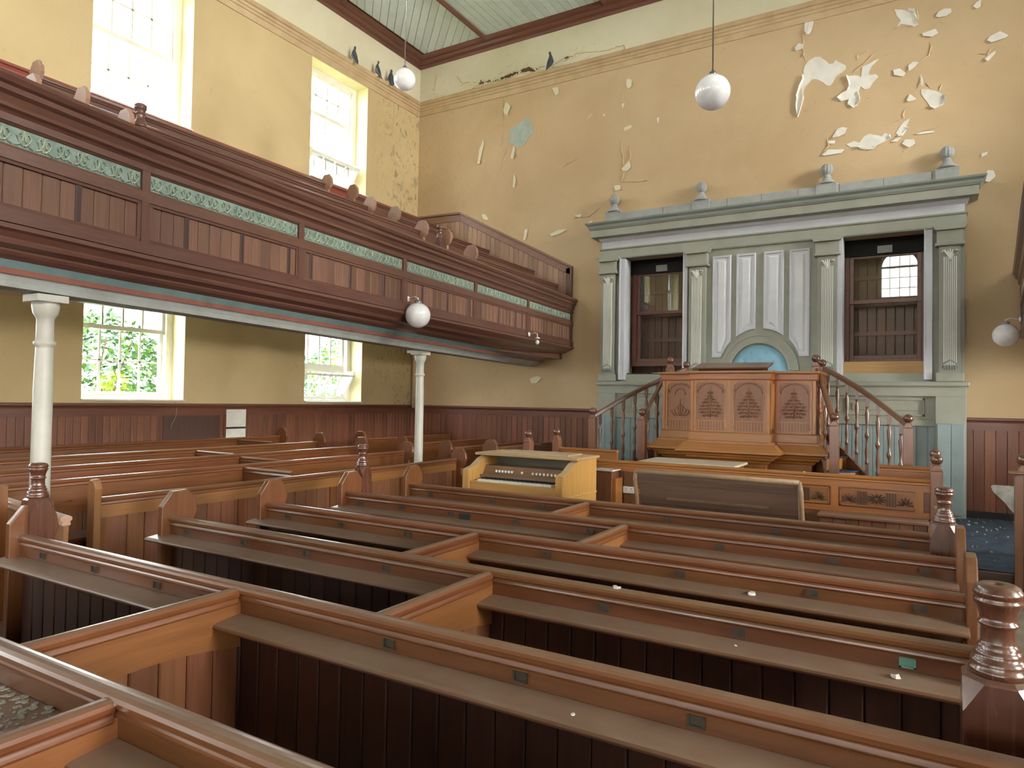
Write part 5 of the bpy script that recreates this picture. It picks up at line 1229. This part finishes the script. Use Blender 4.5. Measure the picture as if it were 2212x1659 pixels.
# bench along the outside of the enclosure
B(-.95, EX1-.02, EY-.33, EY-.02, ET-.43, ET-.40).build('bench_seat', wood('ledge_oak', (.22, .10, .05), (.12, .05, .025), 'x', .36, .8, .06, (.29, .21, .155)), EN, bevel=.008)
boards(EN, (-.93, EY-.28), (EX1-.03, EY-.28), .16, ET-.43, .13, .016, pboard())
B(EX1-.03, EX1-.0, EY-.33, EY, .15, ET-.43).build('bench_end', pul('z'), EN)
for (x, y, z) in ((.135, 8.27, R(-.475)), (.135, 9.2, R(-.47)), (-4.66, 8.33, R(-.40)), (-4.66, 9.2, R(-.40))): ball_post(EN, x, y, .15, z, .11, r=.055)
for x in (.135, -4.66):
    B(x-.02, x+.02, 8.33, 9.15, .15, ET-.05).build('side_panel', pboard('y'), EN); MB().prism([(x+a, ET+z) for (a, z) in rail_cap(.04)], 'y', 8.33, 9.15).build('side_cap', pul('y'), EN)
for (a, b) in ((-.42, .08), (-4.6, -3.7)):
    B(a, b, 9.18, 9.22, .15, R(-.73)).build('return_panel', pul('x'), EN); MB().prism([(9.20+q, R(-.68)+z) for (q, z) in rail_cap(.05)], 'x', a, b).build('return_cap', pul('x'), EN)
tb = thing('communion_table', (-2.55, 9.1, .15), 'table with dusty cream top inside the enclosure below the pulpit', 'table')
B(-3.17, -1.95, 8.62, 9.36, R(-.785), R(-.755)).build('table_top', M['cloth'], tb, bevel=.005)
for (x, y) in ((-3.1, 8.7), (-2.02, 8.7), (-3.1, 9.28), (-2.02, 9.28)): MB().lathe([(.04, 0), (.04, .1), (.028, .14), (.038, .3), (.028, .5), (.04, .56), (.04, .765)], x, y, .15, 12).build('leg', pul('z'), tb)
# small cabinet and double socket by the rail
cb = thing('side_cabinet', (-3.42, 8.15, .15), 'narrow dark wooden cupboard against the enclosure beside the organ console', 'cabinet')
B(-3.54, -3.30, 8.02, 8.26, .15, R(-.86)).build('body', pboard('z'), cb, bevel=.004)
B(-3.56, -3.28, 8.0, 8.27, R(-.86), R(-.845)).build('top', M['cloth'], cb)
B(-3.30, -3.25, 8.04, 8.26, .15, R(-.95)).build('corner_batten', pul('z'), cb)
so = thing('double_socket', (-3.17, EY-.03, R(-1.10)), 'white double power socket on the enclosure beside the organ console', 'socket')
B(-3.245, -3.095, EY-.035, EY-.018, R(-1.145), R(-1.06)).build('face_plate', M['whitepl'], so, bevel=.006)
for dx in (-.035, .035):
    m_ = MB(); c = -3.17+dx
    m_.box(c-.004, c+.004, EY-.037, EY-.034, R(-1.095), R(-1.082)).box(c-.016, c-.009, EY-.037, EY-.034, R(-1.118), R(-1.111)).box(c+.009, c+.016, EY-.037, EY-.034, R(-1.118), R(-1.111)); m_.build('pin_hole', M['near_black'], so)
B(-3.178, -3.162, EY-.040, EY-.034, R(-1.105), R(-1.085)).build('switch', M['whitepl'], so)

# ------------------------------------------------------------------ organ console
og = thing('organ_console', (-3.92, 7.05, 0), 'honey-coloured organ console with white keys and round stop knobs', 'organ')
OX0, OX1, OY0, OY1 = -4.56, -3.275, 6.60, 7.50
sp = [(OY0, 0), (OY1, 0), (OY1, R(-.655)), (OY0+.42, R(-.655)), (OY0+.30, R(-.69)), (OY0+.15, R(-.77)), (OY0+.05, R(-.79)), (OY0, R(-.80))]
for (a, b) in ((OX0, OX0+.085), (OX1-.085, OX1)): MB().prism(sp, 'x', a, b).build('side_panel', M['gold_wood_z'], og, bevel=.005)
MB().box(OX0-.03, OX1+.03, OY0+.30, OY1+.02, R(-.655), R(-.625)).build('lid', wood('dusty_lid', (.52, .34, .16), (.36, .2, .08), 'x', .5, 1.0, .03, (.62, .53, .40)), og, bevel=.006)
MB().box(OX0+.20, OX1-.14, OY0+.42, OY1-.10, R(-.625), R(-.607)).build('music_flap', wood('dusty_lid', (.52, .34, .16), (.36, .2, .08), 'x', .5, 1.0, .03, (.62, .53, .40)), og, bevel=.003)
B(OX0+.085, OX1-.085, OY0+.62, OY1-.02, 0, R(-.655)).build('inner_back', wood('inner_green', (.12, .11, .07), (.07, .06, .04), 'x', .5, .5, .05), og)
MB().prism([(OY0+.30, R(-.875)), (OY0+.36, R(-.775)), (OY0+.62, R(-.775)), (OY0+.62, R(-.875))], 'x', OX0+.085, OX1-.085).build('stop_jamb', wood('stop_wood', (.27, .16, .085), (.16, .08, .04), 'x', .45, .5, .05), og)
B(OX0+.085, OX1-.085, OY0+.03, OY0+.62, R(-1.05), R(-.935)).build('key_bed', M['gold_wood'], og, bevel=.003)
B(OX0+.085, OX1-.085, OY0+.24, OY0+.40, R(-.935), R(-.875)).build('nameboard', wood('stop_wood', (.27, .16, .085), (.16, .08, .04), 'x', .45, .5, .05), og)
B(OX0-.01, OX1+.01, OY0-.02, OY1, R(-1.06), R(-1.035)).build('waist_moulding', M['gold_wood'], og, bevel=.008)
B(OX0+.085, OX1-.085, OY0+.02, OY0+.06, 0, R(-1.05)).build('knee_panel', M['gold_wood'], og)
NK = 56; ka, kb = OX0+.16, OX1-.17; kw = (kb-ka)/NK
wk = None
for i in range(NK):
    if wk is None:
        wk = B(ka+.001, ka+kw-.001, OY0+.075, OY0+.24, R(-.935), R(-.912)).build('white_key', M['ivory'], og); bk = B(ka+kw*.72, ka+kw*1.28, OY0+.135, OY0+.24, R(-.912), R(-.90)).build('black_key', M['black'], og)
    else:
        c = wk.copy(); COL.objects.link(c); c.location.x += kw*i
        if i % 7 not in (2, 6) and i < NK-1: c = bk.copy(); COL.objects.link(c); c.location.x += kw*i
kn = None
for i, x in enumerate([.225+.036*k for k in range(6)]+[.52]+[.64+.041*k for k in range(8)]):
    xx = OX0+.02+x*1.17
    y_, z_ = OY0+.325, R(-.83)
    if kn is None:
        m_ = MB().lathe([(.008, 0), (.008, .03), (.016, .032), (.016, .040), (.012, .044)], 0, 0, 0, 12)
        m_.v = [(xx+px, y_-pz, z_+py) for (px, py, pz) in m_.v]; kn = m_.build('stop_knob', M['ivory'], og); kx = xx
    else: c = kn.copy(); COL.objects.link(c); c.location.x += xx-kx

# ------------------------------------------------------------------ settle with its back towards the camera
se = thing('settle', (-1.65, 6.5, 0), 'long dusty brown settle with curved end frames, its panelled back to the camera', 'settle')
sx0, sx1 = -2.40, -.895; yt, zt_, yb, zb_ = 6.42, R(-.668), 6.58, R(-1.10)
swd = wood('settle_wood', (.19, .115, .08), (.13, .07, .05), 'x', .5, .8, .05, (.44, .36, .26))
sfr = wood('settle_frame', (.33, .21, .12), (.2, .12, .06), 'z', .5, .8, .05, (.55, .46, .33))
def sy(z): return yt+(yb-yt)*(zt_-z)/(zt_-zb_)
MB().prism([(yt-.01, zt_), (yt+.03, zt_), (yb+.03, zb_), (yb-.0, zb_)], 'x', sx0+.03, sx1-.03).build('back_panel', swd, se)
MB().tube([(sx0+.01, yt, zt_+.0), (sx1-.01, yt, zt_+.0)], .022, 10).build('top_roll', sfr, se)
for (d0, d1, pr) in ((.045, .075, .020), (.10, .112, .010), (.30, .312, .010), (.345, .36, .016), (.40, .415, .012)):
    z0, z1 = zt_-d0, zt_-d1
    MB().prism([(sy(z0)-.01-pr, z0), (sy(z0)+.02, z0), (sy(z1)+.02, z1), (sy(z1)-.01-pr*.6, z1)], 'x', sx0+.04, sx1-.04).build('moulding', swd, se)
m_ = MB()
for (a, b, c, d) in ((sx0+.30, sx1-.28, .245, .262),): z0, z1 = zt_-c, zt_-d; m_.prism([(sy(z0)-.03, z0), (sy(z0), z0), (sy(z1), z1), (sy(z1)-.025, z1)], 'x', a, b)
m_.build('hymn_book_lip', sfr, se)
fz = MB()
for k in range(60):
    x = sx0+.06+(sx1-sx0-.12)*k/60; z = zt_-.38; fz.tube([(x, sy(z)-.016, z-.012), (x+.008, sy(z)-.022, z+.006), (x+.018, sy(z)-.016, z-.012)], .003, 4, False)
fz.build('pierced_band', sfr, se, kind='stuff')
for x, sgn in ((sx0, -1), (sx1, 1)):
    MB().tube([(x+.012*-sgn, yt-.0, zt_+.005), (x, sy(zt_-.08)-.02, zt_-.08), (x, sy(zt_-.25)-.03, zt_-.25), (x+sgn*.005, sy(zt_-.36)-.04, zt_-.36), (x+sgn*(.05 if sgn < 0 else 0), 6.5, zt_-.46), (x+sgn*(.05 if sgn < 0 else 0), 6.52, .0)], [.018, .022, .022, .02, .024, .024], 8).build('end_frame', sfr, se)
B(sx0, sx1, 6.58, 7.02, .42, .45).build('seat', swd, se, bevel=.006)
for x in (sx0+.03, sx1-.03): B(x-.02, x+.02, 6.95, 7.0, 0, .42).build('leg', swd, se)

# ------------------------------------------------------------------ globe lamps
def pendant(x, y, z, label, zc=None):
    t = thing('globe_pendant', (x, y, z), label, 'lamp', 'opal globe lamps')
    MB().ball((x, y, z), .15, 32, 20).build('globe', M['opal'], t)
    MB().lathe([(.030, .143), (.032, .15), (.028, .175), (.012, .185), (.006, .20)], x, y, z, 16).build('cap', M['metal'], t)
    MB().tube([(x, y, z+.19), (x, y, CZ-.02)], .006, 6).build('suspension_rod', M['metal'], t)
    MB().lathe([(.05, -.04), (.05, 0)], x, y, CZ, 16).build('ceiling_rose', cwood('x'), t)
pendant(-6.14, 7.31, R(4.40), 'opal globe pendant hanging near the corner of the room')
pendant(-1.56, 5.94, R(2.69), 'largest opal globe pendant, hanging in front of the screen wall')
for a in ((-5.30, 6.45, R(1.19), 1, True, 'opal globe on a bracket below the left gallery front'),
          (-5.50, 9.78, R(1.08), 1, False, 'bare bulb on a bracket near the far end of the left gallery'),
          (1.10, 11.0, R(1.16), -1, True, 'opal globe on the right gallery bracket at the right picture edge')):
    x, y, zb, sgn, g, lab = a; L_ = .16
    t = thing('bracket_lamp', (x, y, zb), lab, 'lamp')
    m_ = MB().lathe([(.035, 0), (.035, .012), (.012, .02)], 0, 0, 0, 12); m_.v = [(x+sgn*pz, y+py, zb+px) for (px, py, pz) in m_.v]; m_.build('wall_plate', M['whitepl'], t)
    MB().tube([(x, y, zb), (x+sgn*L_*.7, y, zb+.02), (x+sgn*L_, y, zb), (x+sgn*L_, y, zb-.05)], .008, 8).build('swan_neck_arm', M['whitepl'], t)
    gx = x+sgn*L_
    if g:
        MB().lathe([(.045, -.035), (.045, 0), (.012, .01)], gx, y, zb-.03, 16).build('lamp_cap', M['metal'], t)
        MB().ball((gx, y, zb-.20), .15, 32, 20).build('globe', M['opal'], t)
    else:
        MB().lathe([(.022, -.03), (.05, -.02), (.012, .0)], gx, y, zb-.05, 14).build('bulb_holder', M['whitepl'], t)
        MB().ball((gx, y, zb-.135), .033, 14, 10, 1.2).build('bulb', M['opal'], t)

# ------------------------------------------------------------------ pigeons
def pigeon(x, y, z, rz, label, s=1.0):
    t = thing('pigeon', (x, y, z), label, 'pigeon', 'pigeons on the picture moulding'); t.rotation_euler = (radians(-38), 0, rz); t.scale = (s, s, s)
    ORG[t.name] = Vector((0, 0, 0))
    # continuous body: stations (y, z, half width, half height), bird faces -Y
    st = [(.20, .045, .010, .006), (.15, .055, .024, .012), (.09, .085, .045, .035), (.03, .115, .058, .055), (-.03, .145, .055, .060), (-.065, .185, .038, .042), (-.075, .225, .024, .026), (-.08, .255, .026, .026), (-.095, .268, .018, .018), (-.11, .262, .005, .005)]
    n = 12; vs = [(w*cos(2*pi*k/n), yy, zz+h*sin(2*pi*k/n)) for (yy, zz, w, h) in st for k in range(n)]
    fs = [(i*n+k, i*n+(k+1) % n, (i+1)*n+(k+1) % n, (i+1)*n+k) for i in range(len(st)-1) for k in range(n)]
    MB().add(vs, fs, True).build('body', M['pigeon'], t)
    for sg in (-1, 1):
        wv = [(sg*.048, -.05, .165), (sg*.062, .02, .13), (sg*.055, .10, .085), (sg*.02, .18, .05), (sg*.05, .06, .07), (sg*.058, -.02, .10)]
        m_ = MB().add(wv+[(p[0]*.86, p[1], p[2]) for p in wv], [(0, 1, 2, 3, 4, 5), (11, 10, 9, 8, 7, 6)]+[(i, (i+1) % 6, 6+(i+1) % 6, 6+i) for i in range(6)]); m_.build('wing', M['pigeon_l'] if sg > 0 else M['pigeon'], t)
        MB().tube([(sg*.02, -.01, .075), (sg*.02, -.015, .0)], .004, 5).tube([(sg*.02, -.04, .004), (sg*.02, .015, .004)], .004, 5).build('leg', M['redp'], t)
        MB().ball((sg*.022, -.088, .258), .004, 6, 4).build('eye', M['black'], t)
    MB().tube([(0, -.105, .262), (0, -.13, .254)], [.006, .001], 6).build('beak', M['beam'], t)
pigeon(-9.40, 9.62, R(6.42), radians(-95), 'dark pigeon on the side moulding, furthest from the corner', .98)
pigeon(-9.40, 10.25, R(6.42), radians(-75), 'middle pigeon of the three on the side moulding')
pigeon(-9.40, 10.72, R(6.42), radians(-120), 'dark pigeon on the side moulding just left of the globe lamp')
pigeon(-6.14, 11.70, R(6.42), radians(165), 'single pigeon on the end wall moulding beside the plaster gash', 1.05)

# ------------------------------------------------------------------ right side block at the aisle end
rp = thing('aisle_pew_end', (1.0, 8.0, 0), 'varnished pew end with ball post at the right picture edge', 'pew end')
B(.74, 1.5, 7.86, 7.91, 0, R(-.60)).build('end_board', vw('z'), rp, bevel=.006); B(.70, 1.5, 7.83, 7.94, R(-.60), R(-.575)).build('cap', pw('x'), rp, bevel=.006)
MB().box(.74, .80, 7.83, 7.86, 0, R(-.62)).build('edge_stile', pw('z'), rp)
ball_post(rp, .82, 7.98, 0, R(-.415), .10)
MB().prism([(.64, R(-.83)), (.66, R(-.815)), (.93, R(-.815)), (.93, R(-1.12)), (.83, R(-1.09)), (.76, R(-.99)), (.66, R(-.885))], 'y', 8.98, 9.01).build('loose_board', M['paper'], label='grey three-cornered board leaning behind the right pew end', cat='board')
B(.93, 1.6, 8.95, 9.02, .15, R(-.75)).build('low_screen', pboard('x'), label='low dark panel behind the right pew end', cat='panel')
# debris: flakes of paint fallen on ledges and droppings on the near seat
def chip(x, y, z, s, label, mat='flake'):
    n = 6; a0 = random.random()*6; pts = [(x+s*(.6+.5*random.random())*cos(a0+2*pi*k/n), y+s*(.6+.5*random.random())*sin(a0+2*pi*k/n)) for k in range(n)]
    vs = [(px, py, z+.002+random.random()*s*.7) for px, py in pts]+[(x, y, z+s*.5)]+[(px, py, z+.001) for px, py in pts]
    fs = [(k, (k+1) % n, n) for k in range(n)]+[(k, n+1+k, n+1+(k+1) % n, (k+1) % n) for k in range(n)]
    MB().add(vs, fs).build('paint_chip', M[mat], label=label, cat='debris', group='fallen paint chips on the pews')
zl = PT-.128
chip(-.72, 3.575, zl+.005, .022, 'pale curled paint chip on the fourth pew ledge')
chip(-.075, 2.78, zl+.005, .018, 'small pale paint chip at the right end of the third pew ledge')
chip(-.90, 1.91, zl+.004, .008, 'tiny white speck on the second pew ledge'); chip(-.62, 2.79, zl+.005, .007, 'tiny white speck on the middle of the third pew ledge')
chip(-1.12, 8.28, ET, .018, 'white paint chip on the enclosure rail above the settle')
chip(-1.15, 2.87, PT, .02, 'grey dropping on the cap of the third pew', 'debris')
mb = MB()
for k in range(420):
    x, dy, s = random.uniform(-3.6, -2.0), random.uniform(.02, .15), random.uniform(.003, .012); y = 1.115-dy; n = 5; a0 = random.random()*6
    zz = zl+.012-.1*dy
    mb.prism([(x+s*cos(a0+2*pi*i/n)*random.uniform(.6, 1.2), y+s*sin(a0+2*pi*i/n)*random.uniform(.6, 1.2)) for i in range(n)], 'z', zz-.008, zz+.003+.003*random.random())
mb.build('bird_droppings', M['debris'], label='pale bird droppings crusted on the book ledge at the bottom left', cat='droppings', kind='stuff')
mb = MB()
for k in range(90):
    x, y, s = random.uniform(.3, 1.65), random.uniform(8.1, 11.6), .005+.02*random.random()**3; n = 5; a0 = random.random()*6
    mb.prism([(x+s*cos(a0+2*pi*i/n)*random.uniform(.6, 1.2), y+s*sin(a0+2*pi*i/n)*random.uniform(.6, 1.2)) for i in range(n)], 'z', .158, .172+.004*random.random())
mb.build('plaster_crumbs', M['debris'], label='pale plaster crumbs scattered over the blue platform carpet', cat='debris', kind='stuff')
